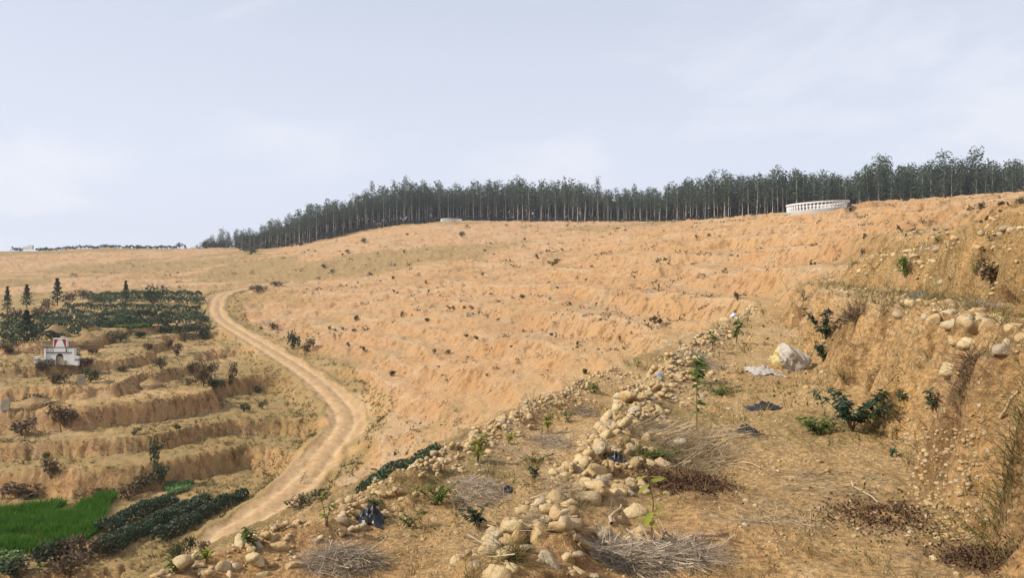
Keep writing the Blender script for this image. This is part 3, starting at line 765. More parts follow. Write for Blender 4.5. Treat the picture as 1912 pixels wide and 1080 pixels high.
# ------------------------------------------------------------------ shrubs
def bush(seed, n, leaf, lobes=6, flat=.8, aspect=.5):
    g = np.random.default_rng(seed); L = []
    for i in range(lobes):
        a = g.uniform(0, 6.28); r_ = g.uniform(0, .62); L.append((r_ * math.cos(a), r_ * math.sin(a), g.uniform(.35, 1.15) * flat, g.uniform(.28, .5)))
    L = np.array(L)[g.integers(0, lobes, n)]
    d = rand_dirs(n, g) * (g.random(n) ** .4)[:, None]
    c = L[:, :3] + d * L[:, 3:]; c[:, 2] = np.abs(c[:, 2])
    return leaf_cards(c, np.full(n, leaf), g, aspect, .05)
def stems(seed, n=6, h=1.0):
    g = np.random.default_rng(seed); ps = []
    for i in range(n):
        a = g.uniform(0, 6.28); r_ = g.uniform(.1, .5)
        ps.append(tube([(0, 0, -.1), (.4 * r_ * math.cos(a), .4 * r_ * math.sin(a), .4 * h), (r_ * math.cos(a), r_ * math.sin(a), .95 * h)], [.03, .02, .008], 4))
    return join(ps)
BV = [mesh_np('foliage', *bush(600 + i, 340, .10, 5 + i % 3, .75 + .15 * (i % 3))) for i in range(6)]
SV = [mesh_np('stem', *stems(620 + i), smooth=True) for i in range(3)]
for m_ in SV: m_.materials.append(twigM)
MATV = {}
def bush_mesh(i, mat):
    k = (i, mat.name)
    if k not in MATV:
        m_ = BV[i].copy(); m_.materials.clear(); m_.materials.append(mat); MATV[k] = m_
    return MATV[k]
def add_bush(p, w, h, mat, label, group=None, name='shrub', i=None):
    rt = empty(name, p, random.uniform(0, 6.28)); tag(rt, label, 'shrub', group)
    i = random.randrange(6) if i is None else i
    add_obj('foliage', bush_mesh(i, mat), None, rt, scale=(w / 1.7, w / 1.7, h / 1.35))
    add_obj('stem', SV[i % 3], None, rt, scale=(w / 1.7, w / 1.7, h / 1.35))
    return rt
leafOl = leaf_mat('olive_scrub', (.055, .052, .026), (.15, .125, .06), .12)
leafBr = leaf_mat('brown_scrub_leaf', (.06, .042, .026), (.17, .115, .065), .1)
LM = [('the white tomb', 113, 665), ('the gravestone in scrub', 152, 705), ('the mound at the left edge', 45, 755), ('the low mound right of the tomb', 272, 720), ('the bright grain field', 100, 970), ('the cabbage bed', 335, 912),
      ('the front tea hedge', 370, 985), ('the road bend', 640, 780), ('the vegetables in the corner', 15, 1040), ('the far tea hedges', 290, 600), ('the mound behind the tomb', 150, 640), ('the near stones', 480, 1050)]
def near_label(kind, items, LM=LM):
    """labels that tell look-alikes apart by the landmark they stand next to"""
    out, seen = [], {}
    for u, v in items:
        n_, lu, lv = min(LM, key=lambda l: (l[1] - u) ** 2 + (1.6 * (l[2] - v)) ** 2); du, dv = u - lu, 1.6 * (v - lv)
        rel = ('right of ' if du > 0 else 'left of ') if abs(du) > abs(dv) else ('below ' if dv > 0 else 'above ')
        out.append(kind + ' ' + rel + n_)
    for l in set(out):
        ids = sorted([i for i, o in enumerate(out) if o == l], key=lambda i: items[i][0])
        if len(ids) > 1:
            for k, i in enumerate(ids): out[i] = l + ', ' + (('leftmost' if k == 0 else 'rightmost' if k == len(ids) - 1 else ('second', 'third', 'fourth', 'fifth', 'sixth', 'seventh', 'eighth', 'ninth', 'tenth', 'eleventh', 'twelfth')[k - 1] + ' from left') + '')
    return out
LMH = [('the big white tank', 1527, 392), ('the small hilltop tank', 843, 415), ('the blue scrap on the orange terrace', 1216, 547), ('the road bend', 645, 780), ('the upright bush above the road', 548, 640), ('the far end of the road', 440, 545),
       ('the white torn plastic', 1368, 590), ('the middle of the bare hillside', 900, 560), ('the low foot of the bare hillside', 850, 720), ('the left shoulder of the wood', 640, 445)]
LMW = [('the sack', 1477, 680), ('the big boulders', 1000, 1000), ('the hedge row', 750, 870), ('the black bag', 695, 970), ('the white torn plastic', 1368, 590), ('the dark plastic lump', 1718, 556), ('the big white tank', 1527, 392), ('the blue scrap by the stone', 1232, 706), ('the lower left boulders', 480, 1050)]
HS_ = [(663,600,18,17),(749,592,12,12),(976,558,14,12),(510,617,26,20),(487,617,10,9),(605,500,17,8),(648,473,12,9),(640,478,9,7),(680,454,20,13),(862,443,17,14),(755,474,8,9),
       (1004,484,11,11),(1613,447,14,13),(1610,478,12,14),(1300,445,8,9),(1323,442,8,8),(870,632,14,12),(890,636,14,12),(811,661,10,13),(837,662,12,13),(800,600,22,9),(846,578,9,8),
       (866,577,10,8),(880,578,12,8),(730,703,24,16),(660,620,14,8),(640,618,10,8),(652,648,14,10),(678,655,16,12),(615,617,10,9),(626,620,9,9),(795,531,9,8),(800,548,8,8),(1185,520,8,7),
       (735,522,12,9),(690,515,12,9),(620,510,14,8),(1090,700,20,18),(1120,600,9,8),(955,650,9,7),(1040,540,9,6),(930,600,9,7),(1050,470,9,7),(980,450,9,7),(760,440,9,6),(905,470,8,6),(1105,500,9,6)]
HL = near_label('small dark shrub', [(a[0], a[1]) for a in HS_], LMH)
for (u, v, w, h), q, hl in zip(HS_, hits([(a, b) for a, b, _, _ in HS_]), HL):
    s_ = q.y / FPX
    add_bush(q, w * s_ * .85, h * s_ * .9, random.choice((leafDark, leafOl, leafOl)), hl, 'shrubs on the bare hillside')
for lb, (u, v, w, h), mt in (('dark upright bush above the road bend with brown scrub beside it', (548, 655, 26, 46), leafDark),
                             ('spreading brown scrub right of the dark upright bush above the road', (572, 655, 34, 22), leafBr),
                             ('dark bush at the right rim of the big white tank', (1588, 396, 16, 18), leafDark),
                             ('dark bush at the left foot of the wood above the far field', (468, 476, 26, 18), leafDark),
                             ('yellow-green bush on the second bank at right', (1690, 520, 34, 40), leafGreen),
                             ('broad brown shrub in the shade of the right-hand upper bank', (1850, 535, 70, 44), leafBr),
                             ('olive bush on the right skyline', (1905, 382, 16, 18), leafOl),
                             ('low dark bush just below the right skyline', (1832, 392, 20, 14), leafDark),
                             ('low olive bush between the skyline and the stone line at right', (1865, 385, 22, 12), leafOl),
                             ('small twiggy bush at the nose of the upper shelf', (1377, 562, 14, 24), leafOl),
                             ('small dark bush on the flat verge beside the road fork', (385, 632, 24, 16), leafDark),
                             ('grey-green scrub on the slope under the road fork', (480, 545, 40, 14), leafOl),
                             ('low grey-green scrub beside the far bend of the road', (515, 535, 30, 10), leafOl)):
    q = hit(u, v); s_ = q.y / FPX; add_bush(q, w * s_, h * s_, mt, lb)
VB = [(380,722,34,50,leafBr),(400,730,40,34,leafDark),(430,720,26,44,leafBr),(455,770,34,20,leafDark),(330,665,26,26,leafBr),(300,690,30,26,leafOl),(345,640,18,22,leafOl),(225,640,50,20,leafDark),(260,630,44,18,leafDark),
      (230,695,44,16,leafOl),(100,718,60,30,leafBr),(170,715,40,26,leafDark),(60,755,60,20,leafDark),(40,815,60,30,leafBr),(120,800,70,40,leafBr),(330,810,18,16,leafDark),(250,812,30,12,leafOl),(95,895,36,38,leafBr),(90,855,18,12,leafDark),
      (290,880,34,60,leafDark),(265,915,60,34,leafOl),(300,905,40,36,leafDark),(240,935,50,34,leafBr),(180,928,70,18,leafBr),(60,930,120,26,leafBr),(560,948,60,26,leafOl),(600,935,40,24,leafDark),(85,1050,90,60,leafDark),(150,1045,90,50,leafBr),
      (40,1078,110,46,leafDark),(200,1040,60,40,leafDark),(130,1078,70,40,leafBr),(330,1050,40,36,leafDark),(380,1040,30,30,leafOl),(355,1035,24,34,leafDark),(490,765,24,18,leafOl),(480,735,20,16,leafDark),(350,720,30,16,leafOl),(180,660,40,14,leafBr),(20,660,40,18,leafOl),
      (150,685,60,22,leafBr),(80,695,40,22,leafBr),(140,672,22,20,leafBr),(395,700,26,30,leafBr),(360,700,24,24,leafOl),(275,655,24,20,leafBr),(315,650,20,22,leafBr)]
KN = {'dark_leaf': 'dark leafy bush', 'olive_scrub': 'low olive scrub', 'brown_scrub_leaf': 'brown withered scrub'}
VL = {}
for mn in KN:
    its = [(b[0], b[1]) for b in VB if b[4].name == mn]
    for it, l in zip(its, near_label(KN[mn], its)): VL[it] = l
for (u, v, w, h, mt), q in zip(VB, hits([(a[0], a[1]) for a in VB])):
    s_ = q.y / FPX
    add_bush(q, w * s_, h * s_, mt, VL[(u, v)], KN[mt.name] + ' on the valley terraces')

# ------------------------------------------------------------------ valley trees
def fir(seed, n=620):
    g = np.random.default_rng(seed); h = g.random(n) ** .8
    rad = (1 - h) * .26 + .03; a = g.uniform(0, 6.28, n); tier = .75 + .25 * np.sin(h * 34)
    rr = rad * tier * np.sqrt(g.random(n)); c = np.c_[rr * np.cos(a), rr * np.sin(a), .14 + .86 * h]
    return leaf_cards(c, np.full(n, .035), g, .5, .3), tube([(0, 0, -.05), (.01, 0, .5), (0, 0, .97)], [.022, .014, .003], 6)
for j, (u, v, h_, wid, lb) in enumerate(((107, 572, 52, 1.1, 'pointed dark fir, middle of the three trees at the left of the tea field'), (50, 578, 46, 1.3, 'ragged dark tree second from the left edge above the tea field'),
                                (14, 588, 52, .9, 'slim dark tree at the left edge of the photo above the tea field'), (235, 575, 50, .95, 'pointed dark fir standing in the middle of the tea field'),
                                (50, 640, 60, 1.6, 'bushy dark tree below the ragged one at far left'))):
    q = hit(u, v); s_ = q.y / FPX * h_; rt = empty('fir_tree', q, j * 1.3); tag(rt, lb, 'tree')
    (V, F), t_ = fir(700 + j)
    add_obj('crown', mesh_np('crown', V, F), leafDark, rt, scale=(s_ * wid, s_ * wid, s_)); add_obj('trunk', mesh_np('trunk', *t_, smooth=True), twigM, rt, scale=(s_, s_, s_))
q = hit(285, 570); add_bush(q, 48 * q.y / FPX, 36 * q.y / FPX, leafDark, 'round dark tree right of the fir in the tea field')
for u, v, w, h in ((130, 570, 30, 24), (155, 560, 20, 20), (90, 580, 24, 26), (165, 560, 16, 12), (188, 565, 18, 16), (30, 600, 40, 24), (75, 600, 40, 30)):
    q = hit(u, v); s_ = q.y / FPX; add_bush(q, w * s_, h * s_, random.choice((leafBr, leafOl)), 'thin brownish scrub among the trees left of the tea field', 'scrub among the valley trees')
for u, v, w, h in ((335, 461, 16, 8), (347, 461, 8, 5), (258, 461, 10, 6), (400, 461, 26, 12), (420, 462, 30, 14), (384, 461, 24, 12)):
    q = Vector(((u - CU) / FPX * 345, 345, 0)); q.z = ground(q.x, q.y); s_ = 345 / FPX
    add_bush(q, w * s_, (h + 3) * s_, leafDark, 'small blue-grey bush on the far left skyline', 'bushes on the far left skyline')

# ------------------------------------------------------------------ tea hedges
HSTEM = mesh_np('stem', *tube([(0, 0, 0), (.03, 0, .3), (.05, .02, .8)], [.05, .035, .02], 5)); HSTEM.materials.append(twigM)
def hedge(line, w, h, size, dens, mat, label, group, name='tea_hedge', seed=0):
    g = np.random.default_rng(900 + seed); P = np.array([p[:] for p in line])
    L = np.r_[0, np.cumsum(np.linalg.norm(np.diff(P[:, :2], axis=0), axis=1))]; n = int(L[-1] * dens)
    s = g.uniform(0, L[-1], n); x, y = np.interp(s, L, P[:, 0]), np.interp(s, L, P[:, 1])
    T = (P[-1, :2] - P[0, :2]) / np.linalg.norm(P[-1, :2] - P[0, :2]); nx, ny = -T[1], T[0]
    hh = h * (.85 + .3 * gnoise(s / 1.6, 0 * s + seed, 1.) + .15 * gnoise(s / .5, 0 * s, 2.)); ww = w * (.9 + .3 * gnoise(s / 2., 0 * s - seed, 4.))
    a = g.uniform(0, math.pi, n); rr = np.sqrt(g.uniform(.45, 1, n))
    lx = np.cos(a) * rr * ww / 2; lz = np.abs(np.sin(a)) ** .6 * rr * hh
    x, y = x + nx * lx, y + ny * lx
    c = np.c_[x, y, terrain(x, y) + lz]
    o = Vector(line[len(line) // 2]); o.z = ground(o.x, o.y)
    rt = empty(name, o); tag(rt, label, 'tea hedge' if name == 'tea_hedge' else 'hedge', group)
    V, F = leaf_cards(c - np.array(o[:]), np.full(n, size), g, .55)
    add_obj('foliage', mesh_np('foliage', V, F), mat, rt)
    m_ = np.linspace(.05, .95, 8) * L[-1]; xs, ys = np.interp(m_, L, P[:, 0]), np.interp(m_, L, P[:, 1]); zs = terrain(xs, ys)
    for a_, b_, c_ in zip(xs[::2], ys[::2], zs[::2]):
        add_obj('stem', HSTEM, None, rt, (a_ - o.x, b_ - o.y, c_ - o.z - .1), scale=(h, h, h))
hedge(hits([(292, 1018), (340, 990), (400, 958), (455, 932)]), 1.05, .85, .075, 760, leafTea, 'front dark tea hedge nearest the road at lower left', None, seed=1)
hedge(hits([(188, 1040), (260, 1000), (330, 970), (385, 944)]), 1.35, .9, .075, 900, leafTea, 'middle dark tea hedge behind the front one at lower left', None, seed=2)
hedge(hits([(190, 1000), (250, 972), (322, 940)]), 1.15, .85, .075, 760, leafTea, 'rear tea hedge next to the bright green field at lower left', None, seed=3)
hedge([Vector((-3.05, 16, 0)), Vector((-2.7, 17.2, 0)), Vector((-2.3, 18.4, 0)), Vector((-1.8, 19.6, 0))], .8, .6, .04, 1300, leafTea, 'dark hedge row just below the stony edge of the lower terrace', None, name='hedge_row', seed=4)
ORD = ('first', 'second', 'third', 'fourth', 'fifth', 'sixth', 'seventh', 'eighth', 'ninth', 'tenth')
rows = [((150, 375), 556), ((170, 380), 566), ((120, 372), 580), ((60, 385), 592), ((0, 388), 603), ((150, 392), 611), ((0, 180), 616), ((0, 150), 628), ((300, 392), 622), ((0, 120), 640)]
for k, ((ua, ub), v) in enumerate(rows):
    hedge(hits([(u, v + 2 * math.sin(u / 60 + k)) for u in np.linspace(ua, ub, 6)]), 1.5, 1.2, .17, 95, leafTea, '%s dark tea hedge from the back in the field by the far road bend' % ORD[k], 'tea hedges in the far field', seed=10 + k)
for kk, (ua, ub, Y) in enumerate(((22, 42, 348), (68, 145, 349), (148, 225, 349), (228, 330, 348), (380, 436, 345))):
    ln = [Vector(((u - CU) / FPX * Y, Y, 0)) for u in np.linspace(ua, ub, 5)]
    hedge(ln, 2.0, 1.7, .4, 25, leafDark, '%s dark hedge strip from the left edge along the far skyline' % ORD[kk], 'hedges on the far left skyline', name='skyline_hedge', seed=ua)

# ------------------------------------------------------------------ crops
def inpoly(px, py, poly):
    r_ = np.zeros(len(px), bool); n = len(poly)
    for i in range(n):
        (x1, y1), (x2, y2) = poly[i], poly[(i + 1) % n]
        c = ((y1 > py) != (y2 > py)) & (px < (x2 - x1) * (py - y1) / (y2 - y1 + 1e-12) + x1); r_ ^= c
    return r_
def region(uv, n, g):
    q = [(p.x, p.y) for p in hits(uv)]; A = np.array(q)
    x, y = g.uniform(A[:, 0].min(), A[:, 0].max(), n), g.uniform(A[:, 1].min(), A[:, 1].max(), n)
    k = inpoly(x, y, q); return x[k], y[k]
def blades(name, x, y, L, w, mat, label, cat, g, lean=.35, seg=2, per=1):
    x = np.repeat(x, per) + g.normal(0, .03, len(x) * per); y = np.repeat(y, per) + g.normal(0, .03, len(y) * per); n = len(x)
    d = np.c_[g.normal(0, lean, n), g.normal(0, lean, n), np.ones(n)]; d /= np.linalg.norm(d, axis=1)[:, None]
    V, F = ribbons(np.c_[x, y, terrain(x, y) - .01], d, L * g.uniform(.6, 1.2, n), w, g, .25, seg)
    return tag(add_obj(name, mesh_np(name, V, F), mat), label, cat, kind='stuff')
g = np.random.default_rng(31)
x_, y_ = region([(-260, 985), (0, 958), (110, 945), (218, 930), (195, 965), (188, 992), (150, 1015), (70, 1034), (-260, 1045)], 52000, g)
k_ = gnoise(x_ / 3.2, y_ / 1.4, 51.) > -.55
blades('grain_field', x_[k_], y_[k_], .62 * (1 + .45 * gnoise(x_[k_] / 1.7, y_[k_] / 1.1, 52.)), .05, leafCrop, 'bright green field of young grain at the lower left', 'crop', g, .3)
def leafy_patch(name, uv, n, size, mat, label):
    x, y = region(uv, n, g)
    V, F = leaf_cards(np.c_[x, y, terrain(x, y) + g.uniform(.03, size * 1.8, len(x))], np.full(len(x), size), g, .7)
    tag(add_obj(name, mesh_np(name, V, F), mat), label, 'crop', kind='stuff')
leafy_patch('vegetable_patch', [(-60, 1000), (0, 1005), (48, 1020), (44, 1050), (0, 1078), (-60, 1078)], 2600, .13, leafCabb, 'pale green vegetables in the lower left corner')
leafy_patch('cabbage_bed', [(305, 915), (330, 900), (362, 903), (350, 918), (315, 928)], 2200, .11, leafCabb, 'pale green cabbage bed behind the tea hedges at lower left')
leafy_patch('bean_plot', [(178, 612), (190, 603), (265, 603), (285, 611), (240, 617)], 5000, .2, leaf_mat('bean_leaf', (.07, .12, .025), (.17, .22, .06), .25), 'green vegetable strip below the far tea hedges')

# ------------------------------------------------------------------ tomb and grave mounds
redM = simple('red_paint', (.42, .035, .045), .6, .15, 2.)
blackM = simple('black_trim_and_shade', (.03, .03, .03), .7, .1, 3.)
stoneG = simple('grey_stone', (.33, .28, .21), .9, .4, 3., .03)
q = hit(113, 684); s_ = q.y / FPX * 22.4
tb = empty('tomb', q, .05); tb.scale = (s_,) * 3; tag(tb, 'white plastered tomb with a red gable panel on the left valley terrace', 'tomb')
def tp(name, c, sz, mat, par=tb):
    V, F = box((0, 0, 0), sz); o = add_obj(name, mesh_np(name, V, F), mat, par, c); return o
# front wall with an arched opening
def arch_wall(w, h, th, aw, ah):
    n = 10; an = np.linspace(math.pi, 0, n); inner = [(-aw / 2, 0)] + [(aw / 2 * math.cos(a), ah - aw / 2 + aw / 2 * math.sin(a)) for a in an] + [(aw / 2, 0)]
    outer = [(-w / 2, 0)] + [(-w / 2 + w * k / (n - 1), h) for k in range(n)] + [(w / 2, 0)]
    V = [(x, -th / 2, z) for x, z in inner] + [(x, -th / 2, z) for x, z in outer] + [(x, th / 2, z) for x, z in inner] + [(x, th / 2, z) for x, z in outer]
    m_ = len(inner); F = []
    for i in range(m_ - 1):
        F += [(i, i + 1, m_ + i + 1, m_ + i), (2 * m_ + i + 1, 2 * m_ + i, 3 * m_ + i, 3 * m_ + i + 1), (i + 1, i, 2 * m_ + i, 2 * m_ + i + 1), (m_ + i, m_ + i + 1, 3 * m_ + i + 1, 3 * m_ + i)]
    return np.array(V), np.array(F)
V, F = arch_wall(2.1, 1.0, .3, .62, .95)
add_obj('front_wall', mesh_np('front_wall', V, F), whiteM, tb, (0, 0, 0))
tp('recess_shade', (0, .3, .45), (.9, .3, .9), blackM); hs = tp('headstone', (0, -.02, .36), (.44, .14, .72), stoneG)  # black block behind the arch, its colour standing in for the shade inside
for sx in (-1, 1):
    pi = tp('pillar', (sx * 1.14, -.03, .72), (.17, .4, 1.44), whiteM); tp('pillar_cap', (0, 0, .75), (.23, .46, .06), blackM, pi)
    tp('buttress', (sx * .45, -.25, .2), (.16, .3, .4), stoneG)
tp('ledge', (0, -.01, 1.03), (2.1, .36, .06), blackM)
up = tp('upper_wall', (0, .04, 1.24), (2.09, .3, .36), whiteM); tp('coping', (0, 0, .21), (2.1, .38, .05), blackM, up)
for sx in (-1, 1): tp('divider', (sx * .52, -.165, 0), (.05, .03, .34), blackM, up)
tp('centre_panel', (0, -.135, 1.24), (.98, .05, .34), whiteM)
gb = tp('gable_panel', (0, .06, 1.80), (1.0, .22, .66), redM)
V = np.array([(-.42, -.15, -.36), (.42, -.15, -.36), (.16, -.15, .29), (-.16, -.15, .29), (-.42, -.09, -.36), (.42, -.09, -.36), (.16, -.09, .29), (-.16, -.09, .29)])
add_obj('white_motif', mesh_np('white_motif', V, np.array([(0, 1, 2, 3), (5, 4, 7, 6), (4, 5, 1, 0), (3, 2, 6, 7), (1, 5, 6, 2), (4, 0, 3, 7)])), whiteM, gb)
for sx in (-1, 1): tp('gable_edge', (sx * .53, -.01, 0), (.07, .26, .70), whiteM, gb)
tp('gable_cap', (0, -.01, .37), (1.13, .28, .07), whiteM, gb)
add_obj('finial', mesh_np('finial', ICO2[0] * (.24, .14, .13), ICO2[1], smooth=True), stoneG, tb, (.18, .1, 2.26))
for sx in (-1, 1):
    pw = tp('wing_post', (sx * 1.62, -.5, .34), (.26, .3, .68), whiteM); tp('post_band', (0, 0, .12), (.30, .34, .07), blackM, pw); tp('post_cap', (0, 0, .36), (.32, .36, .06), whiteM, pw)
    tp('wing_wall', (sx * 1.37, -.25, .25), (.22, .2, .5), whiteM)
def mound(u, v, w, h, label, facing=True, seed=0):
    g = np.random.default_rng(seed); q = hit(u, v); s_ = q.y / FPX; W_, H_ = w * s_, h * s_
    q = Vector((q.x, q.y + W_ * .5, 0)); q.z = ground(q.x, q.y); rt = empty('grave_mound', q); tag(rt, label, 'grave mound')
    k, n = 28, 9; t = np.linspace(0, 1, n); V = []
    for a in np.linspace(0, 2 * np.pi, k, endpoint=False):
        R_ = W_ / 2 * (1 + .08 * math.sin(3 * a + seed))
        pr = (1 - t) ** .9 if not facing else np.where(t < .4, 1 - .3 * t, (1 - t) / .6 * .88)
        V += [(R_ * p_ * math.cos(a), R_ * p_ * math.sin(a), (H_ * t_ if t_ > 0 else -.5) + .03 * g.normal()) for p_, t_ in zip(pr, t)]
    V = np.array(V); i, j = np.meshgrid(np.arange(k), np.arange(n - 1), indexing='ij')
    F = np.stack([i * n + j, ((i + 1) % k) * n + j, ((i + 1) % k) * n + j + 1, i * n + j + 1], -1).reshape(-1, 4)
    me = mesh_np('earth', V, F, True); add_obj('earth', me, moundM, rt)
    if facing:
        P, R = [], []
        for r_ in range(4):
            for a in np.linspace(math.pi, 2 * math.pi, 20) + r_ * .08:
                P.append((W_ / 2 * (1.0 - .045 * r_) * math.cos(a), W_ / 2 * (1.0 - .045 * r_) * math.sin(a), H_ * .45 * (r_ + .3) / 4)); R.append(W_ * g.uniform(.035, .055))
        o = pebbles('stone_facing', np.array(P), np.array(R), stoneM, rt); o['kind'] = 'stuff'
moundM = simple('mound_earth', (.26, .17, .075), .95, .45, 1.5, .05)
mound(88, 632, 50, 26, 'stone-faced grave mound behind the tomb to its left', seed=1)
mound(150, 650, 54, 24, 'stone-faced grave mound just right of the tomb', seed=2)
mound(157, 618, 44, 18, 'plain brown earth mound at the near edge of the tea field', False, 3)
mound(272, 726, 46, 18, 'low stone-faced mound on the terrace right of the tomb', seed=4)
mound(45, 762, 60, 18, 'low stone-faced mound at the left edge below the tomb', seed=5)
def slab(u, v, w, h, label, lean=.05):
    q = hit(u, v); s_ = q.y / FPX
    V, F = arch_wall(w * s_, h * s_, .15, w * s_ * .3, h * s_ * .02)
    P = np.array([(-.5, -.5, -.2), (.5, -.5, -.2), (.5, .5, -.2), (-.5, .5, -.2), (-.5, -.5, .8), (.5, -.5, .8), (.5, .5, .8), (-.5, .5, .8), (-.36, -.5, 1), (.36, -.5, 1), (.36, .5, 1), (-.36, .5, 1)]) * (w * s_, .18, h * s_)
    F = np.array([(0, 1, 5, 4), (1, 2, 6, 5), (2, 3, 7, 6), (3, 0, 4, 7), (4, 5, 9, 8), (5, 6, 10, 9), (6, 7, 11, 10), (7, 4, 8, 11), (8, 9, 10, 11), (3, 2, 1, 0)])
    tag(add_obj('gravestone', mesh_np('gravestone', P, F), stoneG, None, q, (lean, 0, .2)), label, 'gravestone')
slab(152, 720, 13, 20, 'weathered gravestone standing in scrub below the tomb')
slab(10, 764, 14, 18, 'weathered gravestone by the mound at the left edge', -.1)
for u, w, h in ((48, 8, 5), (57, 9, 8)):
    x = (u - CU) / FPX * 352; z = ground(x, 352); V, F = box((0, 0, 0), (w * .24, 1.5, h * .24))
    o = add_obj('white_hut', mesh_np('white_hut', V, F), whiteM, None, (x, 352, z + h * .12 + .8)); tag(o, 'tiny white hut on the far left skyline', 'hut', 'tiny white huts on the left skyline')

# ------------------------------------------------------------------ near plants
def leaf_tpl():
    t = np.array([0, .25, .55, .8, 1.0]); w = np.array([.02, .13, .16, .10, .0]); dz = -.22 * t ** 2
    L_ = np.c_[-w, t, dz]; C_ = np.c_[0 * w, t, dz - .04 * (w > 0)]; R_ = np.c_[w, t, dz]
    V = np.stack([L_, C_, R_], 1).reshape(-1, 3); F = []
    for i in range(4): F += [(3 * i, 3 * i + 1, 3 * i + 4, 3 * i + 3), (3 * i + 1, 3 * i + 2, 3 * i + 5, 3 * i + 4)]
    return V, np.array(F)
LT = leaf_tpl()
def plant(u, v, hpx, mat, label, nst=1, nleaf=14, leaf=.10, lean=.15, name='sapling', seed=0, single=False, wid=1.0, start=.3, group=None, cat='sapling'):
    g = np.random.default_rng(1200 + seed); q = hit(u, v); H_ = hpx * q.y / FPX; leaf = min(leaf, .42 * H_ + .01)
    rt = empty(name, q); tag(rt, label, cat, group)
    st, lv = [], []
    for s in range(nst):
        a = g.uniform(0, 6.28); ln = lean * g.uniform(.4, 1.4) * H_; hh = H_ * g.uniform(.7, 1.0) if s else H_
        t = np.linspace(0, 1, 6); pts = np.c_[ln * t ** 1.5 * math.cos(a) + .012 * g.normal(size=6) * t, ln * t ** 1.5 * math.sin(a) * wid, hh * t - .03 * (t == 0)]
        st.append(tube(pts, np.linspace(.007, .002, 6), 5))
        for k in range(nleaf):
            tt = g.uniform(start, 1.0); b = np.array([np.interp(tt, t, pts[:, i]) for i in range(3)])
            az = k * 2.4 + g.normal(0, .3); el = g.uniform(-.5, .7)
            Rm = np.array(Matrix.Rotation(az, 3, 'Z') @ Matrix.Rotation(el, 3, 'X') @ Matrix.Rotation(g.normal(0, .4), 3, 'Y'))
            lv.append(((LT[0] * leaf * g.uniform(.65, 1.25)) @ Rm.T + b, LT[1]))
    add_obj('stem', mesh_np('stem', *join(st), smooth=True), twigM, rt)
    if single:
        for l in lv: add_obj('leaf', mesh_np('leaf', *l, smooth=True), mat, rt)
    else: add_obj('foliage', mesh_np('foliage', *join(lv), smooth=True), mat, rt)
    return rt
plant(1218, 1040, 165, leafYellow, 'thin sapling with a few large yellow-green leaves in the foreground', 1, 13, .115, .05, seed=1, single=True, start=.35)
plant(1232, 1030, 36, leafGreen, 'small bright green sprout beside the foreground sapling', 2, 6, .10, .5, name='sprout', seed=2, single=True, start=.4, cat='sprout')
plant(1300, 815, 130, leafGreen, 'tall thin sapling standing on the walked terrace', 1, 34, .085, .06, seed=3)
plant(1302, 715, 48, leafGreen, 'bushy green sapling behind the tall thin one', 3, 18, .13, .3, seed=4)
plant(1375, 640, 52, leafGreen, 'green sapling with a stake on the far end of the terrace', 3, 16, .15, .25, seed=5)
plant(1330, 655, 36, leafGreen, 'low green sapling left of the staked one', 2, 14, .13, .3, seed=6)
plant(1395, 610, 30, leafGreen, 'small sapling near the white litter on the far terrace', 2, 10, .15, .3, seed=7)
plant(1540, 640, 66, leafDeep, 'dark glossy shrub hanging on the right bank above the sack', 9, 46, .095, .55, name='shrub', seed=8, cat='shrub')
plant(1537, 675, 36, leafDeep, 'small dark glossy shrub at the foot of the right bank', 6, 34, .075, .5, name='shrub', seed=9, cat='shrub')
plant(1590, 805, 76, leafDeep, 'large dark glossy shrub at the foot of the right bank', 12, 46, .075, .75, name='shrub', seed=10, cat='shrub')
plant(1530, 810, 30, leafGreen, 'low green growth left of the large glossy shrub', 10, 14, .08, 1.2, name='ground_cover', seed=11, cat='plant')
plant(1685, 750, 22, leafDeep, 'tiny dark plant on the right bank face', 3, 10, .08, .6, name='shrub', seed=12, cat='plant')
plant(1742, 770, 40, leafDeep, 'thin dark plant on the right bank near the brown tuft', 3, 14, .08, .4, name='shrub', seed=13, cat='plant')
plant(1665, 855, 26, leafDeep, 'small green seedling at the bank foot in the foreground', 2, 9, .06, .4, name='seedling', seed=14, cat='seedling')
plant(892, 865, 52, leafYellow, 'yellow-green sapling on the stony edge of the lower terrace', 4, 26, .09, .25, seed=15)
plant(1023, 808, 40, leafYellow, 'short yellow-green sapling in the middle of the lower terrace', 5, 20, .08, .35, seed=16)
plant(610, 985, 62, leafYellow, 'pale green sapling among the stones at lower left', 2, 26, .075, .2, seed=17)
plant(466, 1030, 46, leafGreen, 'green sapling left of the boulders at the lower left edge', 3, 26, .06, .25, seed=18)
plant(895, 990, 48, leafDeep, 'dark green bushy plant on the lower terrace soil', 6, 22, .075, .6, name='shrub', seed=19, cat='shrub')
plant(998, 900, 32, leafDeep, 'small dark green plant on the pale soil heap', 5, 16, .07, .35, name='shrub', seed=20, cat='shrub')
plant(815, 945, 44, leafGreen, 'broad green weed on the stones of the lower terrace', 8, 22, .07, .9, name='weed', seed=21, cat='weed')
plant(765, 985, 34, leafGreen, 'green weed beside the black plastic at lower left', 6, 14, .06, .8, name='weed', seed=22, cat='weed')
plant(560, 905, 24, leafGreen, 'green weed at the outer end of the hedge row', 5, 12, .11, .6, name='weed', seed=23, cat='weed')
plant(1345, 738, 16, leafGreen, 'flat green weed patch on the walked terrace', 14, 16, .05, 2.5, name='weed', seed=24, cat='weed')
plant(1110, 735, 22, leafGreen, 'small green weed at the far lower terrace edge', 4, 12, .10, .5, name='weed', seed=25, cat='weed')
plant(1190, 690, 22, leafYellow, 'thin yellowish weed on the stones at the terrace nose', 3, 10, .12, .4, name='weed', seed=26, cat='weed')
